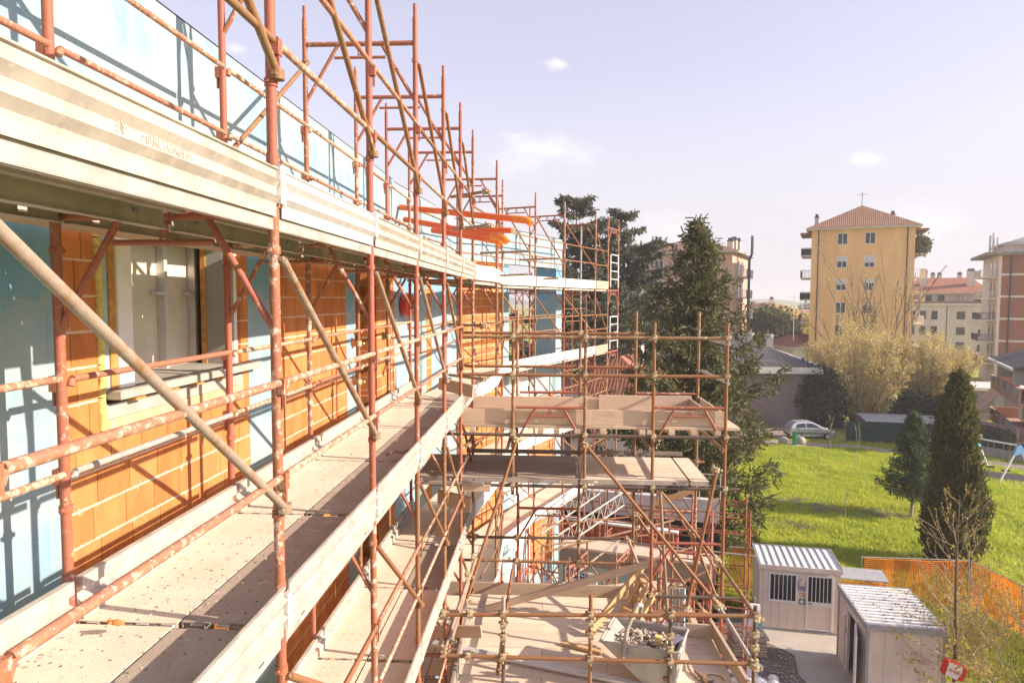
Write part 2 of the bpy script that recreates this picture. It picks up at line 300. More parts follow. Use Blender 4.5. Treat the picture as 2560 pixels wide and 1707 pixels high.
# ------------------------------------------------------------------ mesh helpers
def vec(p): return p if isinstance(p, Vector) else Vector(p)
class MB:
    """Collects shapes and links them as ONE mesh object."""
    def __init__(s, o=(0, 0, 0), ang=0.0):
        s.v = []; s.f = []; s.uv = []; s.sm = []; s.o = Vector(o); s.c, s.s = math.cos(ang), math.sin(ang)
    def P(s, p):
        x, y, z = p; return (s.o.x+x*s.c-y*s.s, s.o.y+x*s.s+y*s.c, s.o.z+z)
    def add(s, verts, faces, uvs=None, smooth=False):
        b = len(s.v); s.v += [s.P(p) for p in verts]
        for i, f in enumerate(faces):
            s.f.append(tuple(b+k for k in f)); s.sm.append(smooth)
            s.uv += uvs[i] if uvs else [(0, 0)]*len(f)
        return s
    def quad(s, a, b, c, d, us=None):
        a, b, c, d = map(vec, (a, b, c, d))
        u = (b-a).length; v = (d-a).length; u0_, v0_ = us or (0, 0)
        return s.add([a, b, c, d], [(0, 1, 2, 3)], [[(u0_, v0_), (u0_+u, v0_), (u0_+u, v0_+v), (u0_, v0_+v)]])
    def hexa(s, p):                        # 8 corners: bottom ring 0-3, top ring 4-7
        p = [vec(q) for q in p]; fs = [(3, 2, 1, 0), (4, 5, 6, 7), (0, 1, 5, 4), (1, 2, 6, 5), (2, 3, 7, 6), (3, 0, 4, 7)]
        ru, rv = random.random()*7, random.random()*7; uvs = []
        for f in fs:
            a, b, c, d = (p[k] for k in f); u = (b-a).length; v = (d-a).length
            if u >= v: uvs.append([(ru, rv), (ru+u, rv), (ru+u, rv+v), (ru, rv+v)])
            else: uvs.append([(ru, rv), (ru, rv+u), (ru+v, rv+u), (ru+v, rv)])
        return s.add(p, fs, uvs)
    def box(s, x0, x1, y0, y1, z0, z1):
        return s.hexa([(x0, y0, z0), (x1, y0, z0), (x1, y1, z0), (x0, y1, z0), (x0, y0, z1), (x1, y0, z1), (x1, y1, z1), (x0, y1, z1)])
    def beam(s, a, b, w_, h, upv=(0, 0, 1)):
        a, b = vec(a), vec(b); d = (b-a).normalized(); upv = vec(upv)
        sd = d.cross(upv)
        sd = Vector((1, 0, 0)) if sd.length < 1e-4 else sd.normalized()
        u_ = sd.cross(d).normalized(); sd = sd*(w_/2); u_ = u_*(h/2)
        return s.hexa([a-sd-u_, a+sd-u_, b+sd-u_, b-sd-u_, a-sd+u_, a+sd+u_, b+sd+u_, b-sd+u_])
    def tube(s, a, b, r, r2=None, n=10, caps=True):
        a, b = vec(a), vec(b); r2 = r if r2 is None else r2; d = (b-a).normalized()
        x = d.cross(Vector((0, 0, 1))); x = Vector((1, 0, 0)) if x.length < 1e-3 else x.normalized(); y = d.cross(x)
        L = (b-a).length; vs = []
        for p, q in ((a, r), (b, r2)):
            for k in range(n):
                t_ = 2*math.pi*k/n; vs.append(p+x*math.cos(t_)*q+y*math.sin(t_)*q)
        fs = [(k, (k+1) % n, n+(k+1) % n, n+k) for k in range(n)]
        s.add(vs, fs, [[(0, k/n), (0, (k+1)/n), (L, (k+1)/n), (L, k/n)] for k in range(n)], True)
        if caps: s.add(vs[:n], [tuple(range(n))[::-1]]); s.add(vs[n:], [tuple(range(n))])
        return s
    def path(s, pts, r, n=8, r2=None):
        pts = [vec(p) for p in pts]; m_ = len(pts)
        for i in range(m_-1):
            a = r if r2 is None else r+(r2-r)*i/(m_-1); b = r if r2 is None else r+(r2-r)*(i+1)/(m_-1)
            s.tube(pts[i], pts[i+1], a, b, n)
        return s
    def ball(s, c, r, n=8, m_=5, sq=(1, 1, 1)):
        vs = []; c = vec(c)
        for i in range(m_+1):
            ph = math.pi*i/m_
            for k in range(n):
                t_ = 2*math.pi*k/n; vs.append(c+Vector((r*sq[0]*math.sin(ph)*math.cos(t_), r*sq[1]*math.sin(ph)*math.sin(t_), r*sq[2]*math.cos(ph))))
        return s.add(vs, [(i*n+k, (i+1)*n+k, (i+1)*n+(k+1) % n, i*n+(k+1) % n) for i in range(m_) for k in range(n)], None, True)
    def prism(s, poly, z0, z1):            # vertical extrusion of an xy polygon
        n = len(poly); vs = [(x, y, z0) for x, y in poly]+[(x, y, z1) for x, y in poly]
        fs = [tuple(range(n))[::-1], tuple(range(n, 2*n))]+[(k, (k+1) % n, n+(k+1) % n, n+k) for k in range(n)]
        per = 0; uvs = [[(x, y) for x, y in poly][::-1], [(x, y) for x, y in poly]]
        for k in range(n):
            L = (Vector(poly[(k+1) % n])-Vector(poly[k])).length; uvs.append([(per, z0), (per+L, z0), (per+L, z1), (per, z1)]); per += L
        return s.add(vs, fs, uvs)
    def extrude(s, prof, a, b, upv=(0, 0, 1), side=None):   # closed profile (d, h) swept from a to b; d along `side`
        a, b = vec(a), vec(b); d = (b-a).normalized(); sd = vec(side) if side else d.cross(vec(upv)).normalized(); u_ = vec(upv)
        n = len(prof); L = (b-a).length; vs = [a+sd*p[0]+u_*p[1] for p in prof]+[b+sd*p[0]+u_*p[1] for p in prof]
        per = 0; uvs = []
        fs = [(k, (k+1) % n, n+(k+1) % n, n+k) for k in range(n)]
        for k in range(n): uvs.append([(0, per), (0, per+.02), (L, per+.02), (L, per)]); per += .02
        s.add(vs, fs, uvs); s.add(vs[:n], [tuple(range(n))[::-1]]); s.add(vs[n:], [tuple(range(n))]); return s
    def mesh(s, name, m, off=Vector((0, 0, 0))):
        me = bpy.data.meshes.new(name); me.from_pydata([(x-off.x, y-off.y, z-off.z) for x, y, z in s.v], [], s.f)
        ul = me.uv_layers.new(name='UVMap'); ul.data.foreach_set('uv', [c for q in s.uv for c in q])
        me.polygons.foreach_set('use_smooth', s.sm); me.materials.append(M[m] if isinstance(m, str) else m); me.update(); return me
    def build(s, name, m, parent=None, bevel=0.0):
        off = wloc(parent); o = bpy.data.objects.new(name, s.mesh(name, m, off)); col.objects.link(o)
        if parent: o.parent = parent
        if bevel:
            bv = o.modifiers.new('bevel', 'BEVEL'); bv.width = bevel; bv.segments = 2; bv.limit_method = 'ANGLE'
        return o
def wloc(o):
    v = Vector((0, 0, 0))
    while o is not None: v = v+o.location; o = o.parent
    return v
def tag(o, label, cat, group=None):
    o['label'] = label; o['category'] = cat
    if group: o['group'] = group
    return o
def thing(name, label, cat, loc=(0, 0, 0), group=None):
    o = bpy.data.objects.new(name, None); o.empty_display_size = .3; col.objects.link(o); o.location = loc
    return tag(o, label, cat, group)
def structure(o): o['kind'] = 'structure'; return o
def link_mesh(name, me, parent, loc=(0, 0, 0), rz=0.0):
    o = bpy.data.objects.new(name, me); col.objects.link(o); o.parent = parent; o.location = loc; o.rotation_euler = (0, 0, rz); return o
def text_mb(txt, size, depth, m, name, parent, origin, xdir, ydir, bold=0.0, sx=1.0):
    cu = bpy.data.curves.new(name, 'FONT'); cu.body = txt; cu.size = size; cu.extrude = depth; cu.offset = bold; cu.align_x = 'CENTER'; cu.align_y = 'CENTER'
    tmp = bpy.data.objects.new(name, cu); col.objects.link(tmp)
    me = bpy.data.meshes.new_from_object(tmp.evaluated_get(bpy.context.evaluated_depsgraph_get()))
    bpy.data.objects.remove(tmp); bpy.data.curves.remove(cu)
    x = vec(xdir).normalized(); y = vec(ydir).normalized(); z = x.cross(y); off = wloc(parent)
    me.transform(Matrix(((x.x*sx, y.x, z.x, origin[0]-off.x), (x.y*sx, y.y, z.y, origin[1]-off.y), (x.z*sx, y.z, z.z, origin[2]-off.z), (0, 0, 0, 1))))
    me.materials.clear(); me.materials.append(M[m]); o = bpy.data.objects.new(name, me); col.objects.link(o); o.parent = parent; return o
# numpy meshes for foliage and twigs
def quads_obj(name, C, A, B, m, parent, tri=False):
    off = np.array(wloc(parent)); n = len(C); C = C-off
    if tri: V = np.stack([C-A, C+A, C+B], 1).reshape(-1, 3); k = 3
    else: V = np.stack([C-A-B, C+A-B, C+A+B, C-A+B], 1).reshape(-1, 3); k = 4
    me = bpy.data.meshes.new(name); me.vertices.add(n*k); me.vertices.foreach_set('co', V.ravel().astype(np.float32))
    me.loops.add(n*k); me.loops.foreach_set('vertex_index', np.arange(n*k, dtype=np.int32))
    me.polygons.add(n); me.polygons.foreach_set('loop_start', np.arange(0, n*k, k, dtype=np.int32)); me.polygons.foreach_set('loop_total', np.full(n, k, np.int32))
    at = me.attributes.new('var', 'FLOAT', 'FACE'); at.data.foreach_set('value', RNG.random(n).astype(np.float32))
    me.materials.append(M[m]); me.update(); me.validate()
    o = bpy.data.objects.new(name, me); col.objects.link(o)
    if parent: o.parent = parent
    return o
def twigs_obj(name, segs, m, parent, n=4):
    """segs: (p0, p1, r0, r1) rows -> one mesh of tapered prisms."""
    if not segs: return None
    off = np.array(wloc(parent)); S = np.array([[*a, *b, r, q] for a, b, r, q in segs]); a = S[:, :3]-off; b = S[:, 3:6]-off
    d = b-a; d /= np.linalg.norm(d, axis=1, keepdims=True)+1e-9
    h = np.where(np.abs(d[:, 2:3]) > .9, np.array([[1., 0, 0]]), np.array([[0, 0, 1.]])); x = np.cross(d, h); x /= np.linalg.norm(x, axis=1, keepdims=True); y = np.cross(d, x)
    N = len(S); V = np.zeros((N, 2*n, 3))
    for k in range(n):
        t_ = 2*math.pi*k/n; e = x*math.cos(t_)+y*math.sin(t_); V[:, k] = a+e*S[:, 6:7]; V[:, n+k] = b+e*S[:, 7:8]
    F = np.array([[k, (k+1) % n, n+(k+1) % n, n+k] for k in range(n)]); F = (np.arange(N)[:, None, None]*2*n+F[None]).reshape(-1)
    me = bpy.data.meshes.new(name); me.vertices.add(N*2*n); me.vertices.foreach_set('co', V.ravel().astype(np.float32))
    me.loops.add(len(F)); me.loops.foreach_set('vertex_index', F.astype(np.int32)); q = N*n
    me.polygons.add(q); me.polygons.foreach_set('loop_start', np.arange(0, 4*q, 4, dtype=np.int32)); me.polygons.foreach_set('loop_total', np.full(q, 4, np.int32))
    me.polygons.foreach_set('use_smooth', np.ones(q, bool)); me.materials.append(M[m]); me.update(); me.validate()
    o = bpy.data.objects.new(name, me); col.objects.link(o)
    if parent: o.parent = parent
    return o

# ================================================================== THE BUILDING UNDER CONSTRUCTION
WX = -2.68                                 # face of the straight facade
bld = thing('building_shell', 'long curved building shell of light blue plaster and orange hollow brick behind the scaffold', 'building', (WX, 6, G))
# face polyline: straight, a short bend, then the wing turned about 24 degrees
POLY = [Vector((WX, -3.0)), Vector((WX, 11.64)), Vector((-2.46, 14.75)), Vector((-2.3, 16.2))]
WD = Vector((.41, .912)).normalized(); WN = Vector((WD.y, -WD.x))
W0 = POLY[-1]
def wing(t, off=0.0): p = W0+WD*t+WN*off; return p
def wall_piece(name, a, b, z0, z1, m, th=.3, out=0.0, parent=bld):
    a, b = Vector(a), Vector(b); d = (b-a).normalized(); nrm = Vector((d.y, -d.x))
    a = a+nrm*out; b = b+nrm*out; L = (b-a).length; u0_ = a.y*1.0
    mb = MB(); A0, B0 = a-nrm*(th+out), b-nrm*(th+out)
    vs = [(a.x, a.y, z0), (b.x, b.y, z0), (B0.x, B0.y, z0), (A0.x, A0.y, z0), (a.x, a.y, z1), (b.x, b.y, z1), (B0.x, B0.y, z1), (A0.x, A0.y, z1)]
    fs = [(0, 1, 5, 4), (2, 3, 7, 6), (1, 2, 6, 5), (3, 0, 4, 7), (4, 5, 6, 7), (3, 2, 1, 0)]
    uv = [[(u0_, z0), (u0_+L, z0), (u0_+L, z1), (u0_, z1)]]*2+[[(u0_+L, z0), (u0_+L+th, z0), (u0_+L+th, z1), (u0_+L, z1)], [(u0_-th, z0), (u0_, z0), (u0_, z1), (u0_-th, z1)]]+[[(u0_, z1), (u0_+L, z1), (u0_+L, z1+th), (u0_, z1+th)]]*2
    mb.add(vs, fs, uv); return mb.build(name, m, parent)
def fy(y): return (WX, y)
WT = .46                                   # head of the window
PT = .95                                   # underside of the parapet band
# parapet band
par = [wall_piece('parapet', fy(-3), fy(11.64), PT, 2.0, 'blue_plaster', .22), wall_piece('parapet', POLY[1], POLY[2], PT, 1.97, 'blue_plaster', .22), wall_piece('parapet', POLY[2], POLY[3], PT, 1.94, 'blue_plaster', .22)]
wall_piece('parapet', wing(0), wing(6.49), PT, 1.88, 'blue_plaster', .22)
mb = MB()
for a, b, z in ((fy(-3), fy(11.64), 2.0), (POLY[1], POLY[2], 1.97), (POLY[2], POLY[3], 1.94), (wing(0), wing(6.49), 1.88)):
    a, b = Vector(a), Vector(b); d = (b-a).normalized(); nr = Vector((d.y, -d.x)); c0 = a-nr*.11; c1 = b-nr*.11
    mb.beam((c0.x, c0.y, z+.012), (c1.x, c1.y, z+.012), .20, .018)
mb.build('parapet_cap', 'black_membrane', bld)
# columns of blue plaster, full height
for y0, y1, out in ((-3.0, 3.58, .0), (5.92, 6.64, .004), (8.85, 9.28, .004)): wall_piece('column', fy(y0), fy(y1), G-1, PT, 'blue_plaster', .3, out)
# brick infill, storey by storey (the lower storeys repeat the upper)
for k, (zb, zt) in enumerate(((-2.1, PT), (-5.2, -2.1), (-8.3, -5.2), (G-1, -8.3))):
    wall_piece('brick_panel', fy(3.58), fy(3.90), zb, zt, 'brick_block')
    wall_piece('brick_panel', fy(5.79), fy(5.92), zb, zt, 'brick_block')
    wall_piece('brick_panel', fy(6.64), fy(8.85), zb, zt, 'brick_block')
    wall_piece('brick_panel', fy(10.43), fy(11.64), zb, zt, 'brick_block')
    wall_piece('brick_panel', fy(3.90), fy(5.79), zb, zb+1.25, 'brick_block')
    wall_piece('slab_edge', fy(9.28), fy(10.43), zb, zb+.34, 'concrete_grey', .3, -.02)
    wall_piece('lintel', fy(9.28), fy(10.43), zt-.35, zt, 'concrete_grey', .3, -.02)
    wall_piece('lintel', fy(3.90), fy(5.79), zt-.5 if k else WT, zt, 'blue_plaster', .3, -.01)
    wall_piece('brick_panel', wing(.12), wing(2.5), zb, zt, 'brick_block')
    p2 = POLY[1]; e = POLY[2]-POLY[1]; T = lambda q: p2+e*q
    wall_piece('column', T(0), T(.70), zb, zt, 'blue_plaster'); wall_piece('brick_panel', T(.70), T(.84), zb, zt, 'brick_block'); wall_piece('column', T(.84), T(1), zb, zt, 'blue_plaster')
    wall_piece('column', POLY[2], POLY[3], zb, zt, 'blue_plaster')
    wall_piece('column', wing(0), wing(.12), zb, zt, 'blue_plaster')
    wall_piece('column', wing(2.5), wing(2.83), zb, zt, 'blue_plaster', .4)
    wall_piece('column', wing(6.02), wing(6.49), zb, zt, 'blue_plaster', .75)
    if k:
        wall_piece('insulation_panel', wing(2.83), wing(4.3), zb, zt, 'white_plaster', .2, -.03); wall_piece('brick_panel', wing(4.3), wing(6.02), zb, zt-.9, 'brick_block', .3, -.02)
        wall_piece('lintel', wing(4.3), wing(6.02), zt-.9, zt, 'blue_plaster', .3, -.02)
# toothed end of the brick pier beside the doorway
for i in range(14): z = -8.0+i*.63; MB().box(WX-.30, WX-.02, 10.30, 10.425, z, z+.2).build('toothing_block', 'brick_block', bld)
# floor slabs and the back of the rooms
mb = MB()
for z in (-2.0, -5.1, -8.2): mb.box(WX-6, WX-.31, -3, 11.6, z, z+.25)
mb.box(WX-6, WX-.31, -3, 11.6, 1.0, 1.2)
mb.build('floor_slab', 'concrete_grey', bld)
mb = MB()
for zb, zt in ((-1.74, .99), (-4.84, -2.01), (-7.94, -5.11), (G, -8.21)):
    mb.box(-3.22, -3.1, -3, 8.7, zb, zt); mb.box(-7, -6.9, 8.7, 11.6, zb, zt)
mb.build('inner_wall', 'drywall', bld)
mb = MB()
for zb, zt in ((-1.74, .99), (-4.84, -2.01), (-7.94, -5.11), (G, -8.21)): mb.box(-6.9, -2.99, 8.74, 8.84, zb, zt); mb.box(-6.9, -2.99, 11.45, 11.6, zb, zt)
mb.build('room_partition', 'concrete_grey', bld)
# window opening of the upper storey
win = MB().box(WX-.26, WX-.03, 5.73, 5.786, -.56, WT-.001).build('window', 'white_frame', bld)
MB().box(WX-.24, WX+.035, 4.055, 4.20, -.56, WT-.001).build('frame_jamb', 'white_frame', win)
mb = MB()
for i in range(60): mb.box(WX-.2, WX+.042, 4.0205, 4.023, -.55+i*.024, -.54+i*.024)
MB().box(WX-.25, WX+.02, 3.995, 4.054, -.56, WT-.001).build('frame_jamb', 'wood_orange', win)
MB().box(WX-.25, WX+.01, 3.945, 3.994, -.56, WT-.001).build('insulation_strip', 'foam_blue', win)
mb = MB()
mb.path([(WX+.002, 3.922+.007*math.sin(i*1.3)+random.uniform(-.006, .006), -.80+i*.05) for i in range(36)], .026, 8)
mb.build('foam_bead', 'foam_yellow', win)
MB().box(WX-.24, WX-.031, 5.67, 5.729, -.56, WT-.001).build('reveal_board', 'stucco_grey', win)
MB().box(WX-.285, WX-.241, 5.66, 5.78, -.56, WT-.001).build('reveal_strip', 'wood_orange', win)
sl = MB().hexa([(WX-.5, 3.96, -.62), (WX+.10, 3.96, -.62), (WX+.10, 5.99, -.62), (WX-.5, 5.99, -.62), (WX-.5, 3.96, -.555), (WX+.10, 3.96, -.565), (WX+.10, 5.99, -.565), (WX-.5, 5.99, -.555)]).build('sill', 'concrete_grey', win, .006)
mb = MB()
for y in (4.15, 4.55, 4.9, 5.3): mb.box(WX+.002, WX+.07, y, y+.11, -.648, -.622)
mb.build('sill_wedge', 'wood_orange', sl)
MB().box(WX-.25, WX+.008, 3.95, 5.79, -.74, -.65).build('mortar_bed', 'concrete_grey', win)
wall_piece('sill_brick_course', fy(3.95), fy(5.789), -.88, -.742, 'brick_pale', .2, .012)
mb = MB()
for y in (5.24, 5.70): mb.box(-3.098, -3.04, y, y+.006, -1.7, .98); mb.box(-3.04, -3.034, y-.0, y+.045, -1.7, .98); mb.box(-3.08, -3.03, y-.11, y-.001, .02, .045)
mb.build('wall_stud', 'steel_bright', bld)
# red disc fixed to the bend of the facade
MB().tube((-2.60, 12.1, -.12), (-2.50, 12.08, -.12), .20, n=24).build('red_disc_cover', 'red_plastic', bld)

# ================================================================== SCAFFOLD PARTS
XO, XI = -1.281, -2.331; FW = 1.05
YP = [1.44, 3.124, 4.833, 6.494, 8.189, 9.713, 11.272]
PR = .0242
def frame_mesh(wd, name='frame', tie=True):
    mb = MB(); mb.tube((-.02, 0, 0), (-wd+.02, 0, 0), .0225, n=10); mb.tube((-.27*wd, 0, -.125), (-.73*wd, 0, -.125), .0145, n=8)
    mb.tube((-.295*wd, 0, -.018), (-.012, 0, -.52), .0175, n=8); mb.tube((-.705*wd, 0, -.018), (-wd+.012, 0, -.52), .0175, n=8)
    cx = -.5*wd
    for dx in (-.017, .017): mb.box(cx+dx-.004, cx+dx+.004, -.004, .004, -.115, -.018)
    for z in (-.105, -.075, -.045): mb.box(cx-.013, cx+.013, -.003, .003, z, z+.012)
    return mb.mesh(name, 'pipe_red')
def post_mesh(m='pipe_red', top=False, zlo=-1.77):
    mb = MB(); mb.tube((0, 0, zlo), (0, 0, .23), PR, n=12)
    mb.tube((0, 0, zlo), (0, 0, zlo+.05), PR+.004, n=12)
    for z in (-.79, -1.24):               # wedge sockets for the guard rails
        if z > zlo: mb.box(.012, .046, -.024, .024, z-.04, z+.035); mb.box(.030, .042, -.008, .008, z-.11, z-.04)
    if zlo < -1.4:
        for z in (-1.40, -.16): mb.tube((-.005, -.045, z), (-.005, .045, z), .011, n=6); mb.tube((0, 0, z-.018), (0, 0, z+.018), PR+.006, n=12)
    if top: mb.tube((0, 0, .23), (0, 0, .30), PR*.72, n=10); mb.tube((0, 0, .30), (0, 0, .355), PR*.8, PR*.7, n=10)
    return mb.mesh('post', m)
FRAME = frame_mesh(FW); POST = post_mesh(); POSTB = post_mesh('pipe_brown'); POST_TOP = post_mesh(top=True)
def coupler_mesh():
    mb = MB(); mb.tube((0, 0, -.032), (0, 0, .032), .041, n=9); mb.tube((-.034, .052, 0), (.034, .052, 0), .041, n=9)
    mb.box(-.028, .028, .015, .045, -.028, .028)
    for sx, sz in ((-1, 0), (1, 0)): mb.tube((sx*.036, -.02, 0), (sx*.062, -.026, .004), .011, n=6); mb.tube((sx*.05, -.026, 0), (sx*.05, -.05, 0), .016, n=6)
    mb.tube((0, .085, .034), (0, .09, .062), .011, n=6); mb.tube((0, .07, .05), (0, .105, .05), .015, n=6); mb.tube((0, .085, -.034), (0, .09, -.058), .011, n=6)
    return mb.mesh('coupler', 'coupler_zinc')
COUPLER = coupler_mesh()
def coupler(parent, p, rz=0.0): return link_mesh('coupler', COUPLER, parent, vec(p)-wloc(parent), rz)
def add_frame(th, A, ang, zt, top=False, mesh=None, wd=FW, brown=0.25, posts=True):
    f = link_mesh('frame', mesh or FRAME, th, Vector((A[0], A[1], zt))-wloc(th), ang)
    if posts:
        for x in (0, -wd):
            pm = POST_TOP if top else (POSTB if random.random() < brown else POST)
            q = link_mesh('post', pm, f, (x, 0, 0), 0 if x == 0 else math.pi)
    return f
def rail(th, a, b, m='pipe_splattered', r=.0178, name='guard_rail', drop=.035):
    a, b = vec(a), vec(b); d = (b-a).normalized(); j = Vector((0, 0, random.uniform(-.008, .008)))
    mb = MB(); mb.path([a+d*.02-Vector((0, 0, drop)), a+d*.035+j, b-d*.05+j], r, 9)
    return mb.build(name, m, th)
def brace(th, a, b, m='pipe_rusty_grey', r=.0195):
    a, b = vec(a), vec(b); d = (b-a).normalized(); h = Vector((b.x-a.x, b.y-a.y, 0)).normalized()
    mb = MB(); mb.path([a, a+d*.06, b-d*.07-h*.0, b], r, 10)
    mb.tube(a-h*.02+Vector((0, 0, 0)), a+h*.03, .0125, n=6)
    mb.tube(b-h*.05, b+h*.055, .013, n=8); mb.tube(b+Vector((0, 0, -.022)), b+Vector((0, 0, .022)), PR+.007, n=12)
    return mb.build('diagonal_brace', m, th)
TOEP = [(0, .0), (0, .036), (.003, .050), (.027, .074), (.004, .082), (.004, .112), (.027, .138), (.004, .146), (.004, .178), (.014, .18), (.014, .185), (-.004, .185), (-.005, .0)]
def toe_board(th, a, b, m='steel_board', out=.02, h=1.0, name='toe_board'):
    a, b = vec(a), vec(b); d = (b-a).normalized(); sd = Vector((d.y, -d.x, 0)); a = a+d*.035+sd*out; b = b-d*.035+sd*out
    mb = MB(); mb.extrude([(x, z*h) for x, z in TOEP], a, b, (0, 0, 1), sd)
    return mb.build(name, m, th)
def deck_panel(th, A0, B0, A1, B1, t0, t1, zt, m='deck_dusty', gap=.018, th_=.065):
    """steel plank from post line 0 to post line 1, between fractions t0..t1 of the frame's width"""
    A0, B0, A1, B1 = (Vector((p[0], p[1], 0)) for p in (A0, B0, A1, B1)); d0 = (A1-A0).normalized()
    c = [A0.lerp(B0, t0)+d0*gap, A1.lerp(B1, t0)-d0*gap, A1.lerp(B1, t1)-d0*gap, A0.lerp(B0, t1)+d0*gap]
    Z = lambda p, z: (p.x, p.y, z)
    mb = MB(); mb.hexa([Z(c[0], zt-.005), Z(c[1], zt-.005), Z(c[2], zt-.005), Z(c[3], zt-.005), Z(c[0], zt), Z(c[1], zt), Z(c[2], zt), Z(c[3], zt)])
    o = mb.build('deck_panel', m, th)
    mb = MB(); sd = (c[3]-c[0]).normalized()
    for p, q, s_ in ((c[0], c[1], 1), (c[3], c[2], -1)):
        p = p+sd*.004*s_; q = q+sd*.004*s_; L = q-p; z = zt-.005
        for f0, f1, za, zb in ((0, .12, -th_, 0), (.12, .155, -th_, -.045), (.12, .155, -.02, 0), (.155, .85, -th_, 0), (.85, .885, -th_, -.045), (.85, .885, -.02, 0), (.885, 1, -th_, 0)):
            a, b = p+L*f0, p+L*f1; zc = z+(za+zb)/2; mb.beam(Z(a, zc), Z(b, zc), .004, zb-za)
        a, b = p+sd*.016*s_, q+sd*.016*s_; mb.beam(Z(a, z-th_-.002), Z(b, z-th_-.002), .034, .004)
    mid0, mid1 = (c[0]+c[3])/2, (c[1]+c[2])/2
    for o_ in (-.33, 0.0, .33):
        w_ = (c[3]-c[0]).length; p, q = mid0+sd*w_*o_, mid1+sd*w_*o_; mb.beam(Z(p, z-.018), Z(q, z-.018), .05, .024)
    for p, q in ((c[0], c[3]), (c[1], c[2])):
        n_ = 8
        for i in range(n_):
            if i % 2 == 0: a, b = p.lerp(q, (i+.25)/n_), p.lerp(q, (i+1.2)/n_); e = d0*(-.018 if p is c[0] else .018); mb.beam(Z(a+e*.5, zt-.008), Z(b+e*.5, zt-.008), .026, .005)
    mb.build('deck_rib', 'steel_deck_under', o); return o

# ================================================================== FACADE SCAFFOLD
fs = thing('facade_scaffold', 'red oxide painted frame scaffold standing along the straight blue and orange facade', 'scaffold', (XO, 6, G))
LIFTS = [-9.62, -7.62, -5.62, -3.62, -1.62, .38, 2.38]
for i, y in enumerate(YP):
    for zt in LIFTS: add_frame(fs, (XO, y), 0.0, zt, top=(zt == 2.38), brown=0 if i < 2 or (i == 2 and zt > 0) else .3)
A = [(XO, y) for y in YP]; B = [(XI, y) for y in YP]
for zt in LIFTS[2:6]:
    for i in range(6):
        deck_panel(fs, A[i], B[i], A[i+1], B[i+1], -.014, .485, zt+.04, 'deck_grey_shaded' if zt == -1.62 or i % 3 == 1 else 'deck_dusty', .034, .10 if zt > 0 else .075)  # outer walkway panels: darker colour deepens the toe board's shadow
        deck_panel(fs, A[i], B[i], A[i+1], B[i+1], .50, .975, zt+.04, 'deck_dusty')
        if not (zt == -1.62 and i == 5):
            zb_ = zt-.01 if zt > 0 else zt+.02; t_ = toe_board(fs, (XO, YP[i], zb_), (XO, YP[i+1], zb_), 'steel_bright' if (i == 1 and zt == .38) else 'steel_board', .028, 1.18 if zt > 0 else 1.3)
            MB().box(XO+.026, XO+.05, YP[i+1]-.03, YP[i+1]+.032, zt+.05, zt+.22).build('clip', 'steel_bright', t_)
            if zt == .38 and i == 0: MARK = t_
        if zt < 0:
            mb = MB(); mb.extrude([(0, 0), (.0, .085), (-.03, .10), (-.03, .13), (0, .15), (0, .215), (-.035, .215), (-.035, 0)], (XI+.05, YP[i]+.03, zt+.041), (XI+.05, YP[i+1]-.03, zt+.041), (0, 0, 1), (1, 0, 0)); mb.build('toe_board', 'steel_board', fs)
for zt in LIFTS[2:6]:
    for i in range(6):
        if not (zt == -1.62 and i == 5):
            for dz in (.78, 1.23): rail(fs, (XO+.03, YP[i], zt+dz), (XO+.03, YP[i+1], zt+dz), random.choice(('pipe_splattered', 'pipe_splattered', 'pipe_brown')) if zt != -1.62 else 'pipe_splattered')
            brace(fs, (XO+.035, YP[i]+.01, zt+1.80), (XO+.035, YP[i+1]-.01, zt+.63), 'pipe_rusty_grey' if zt == -1.62 else 'pipe_brown')
        if zt > -5:
            for dz in (.78, 1.23): rail(fs, (XI+.03, YP[i], zt+dz), (XI+.03, YP[i+1], zt+dz), 'pipe_grey' if (i == 1 and dz < 1 and zt == -1.62) else 'pipe_splattered')
for i in range(6): MB().box(WX+.07, XI-.035, YP[i]+.01, YP[i+1]-.01, .36, .405).build('gap_board', 'old_timber', fs)
brace(fs, (XI+.03, YP[3], 2.22), (XI+.03, YP[2], 1.02), 'pipe_brown')
for i in range(6):                         # uppermost guard braces running out of the frame's top
    if i < 5: rail(fs, (XO+.03, YP[i], 2.95), (XO+.03, YP[i+1], 2.95), 'pipe_brown') if i < 2 else None
for y, z in ((8.189, -.55), (8.189, -1.02), (9.713, -.55)): coupler(fs, (XI, y, z), 1.2)
# the mark pressed into the nearest toe board and the stamps along its lower edge
text_mb('MARCEGAGLIA', .046, .0009, 'steel_board', 'maker_mark', MARK, (XO+.0335, 2.20, .487), (0, 1, 0), (0, 0, 1), 0, .95)
mb = MB()
for k in range(3):
    for q in (0, 1): mb.beam((XO+.034, 1.93+k*.017, .475+.022*(k % 2)+q*.016), (XO+.034, 1.947+k*.017, .497-.022*(k % 2)+q*.016), .003, .004)
mb.build('maker_emblem', 'steel_board', MARK)

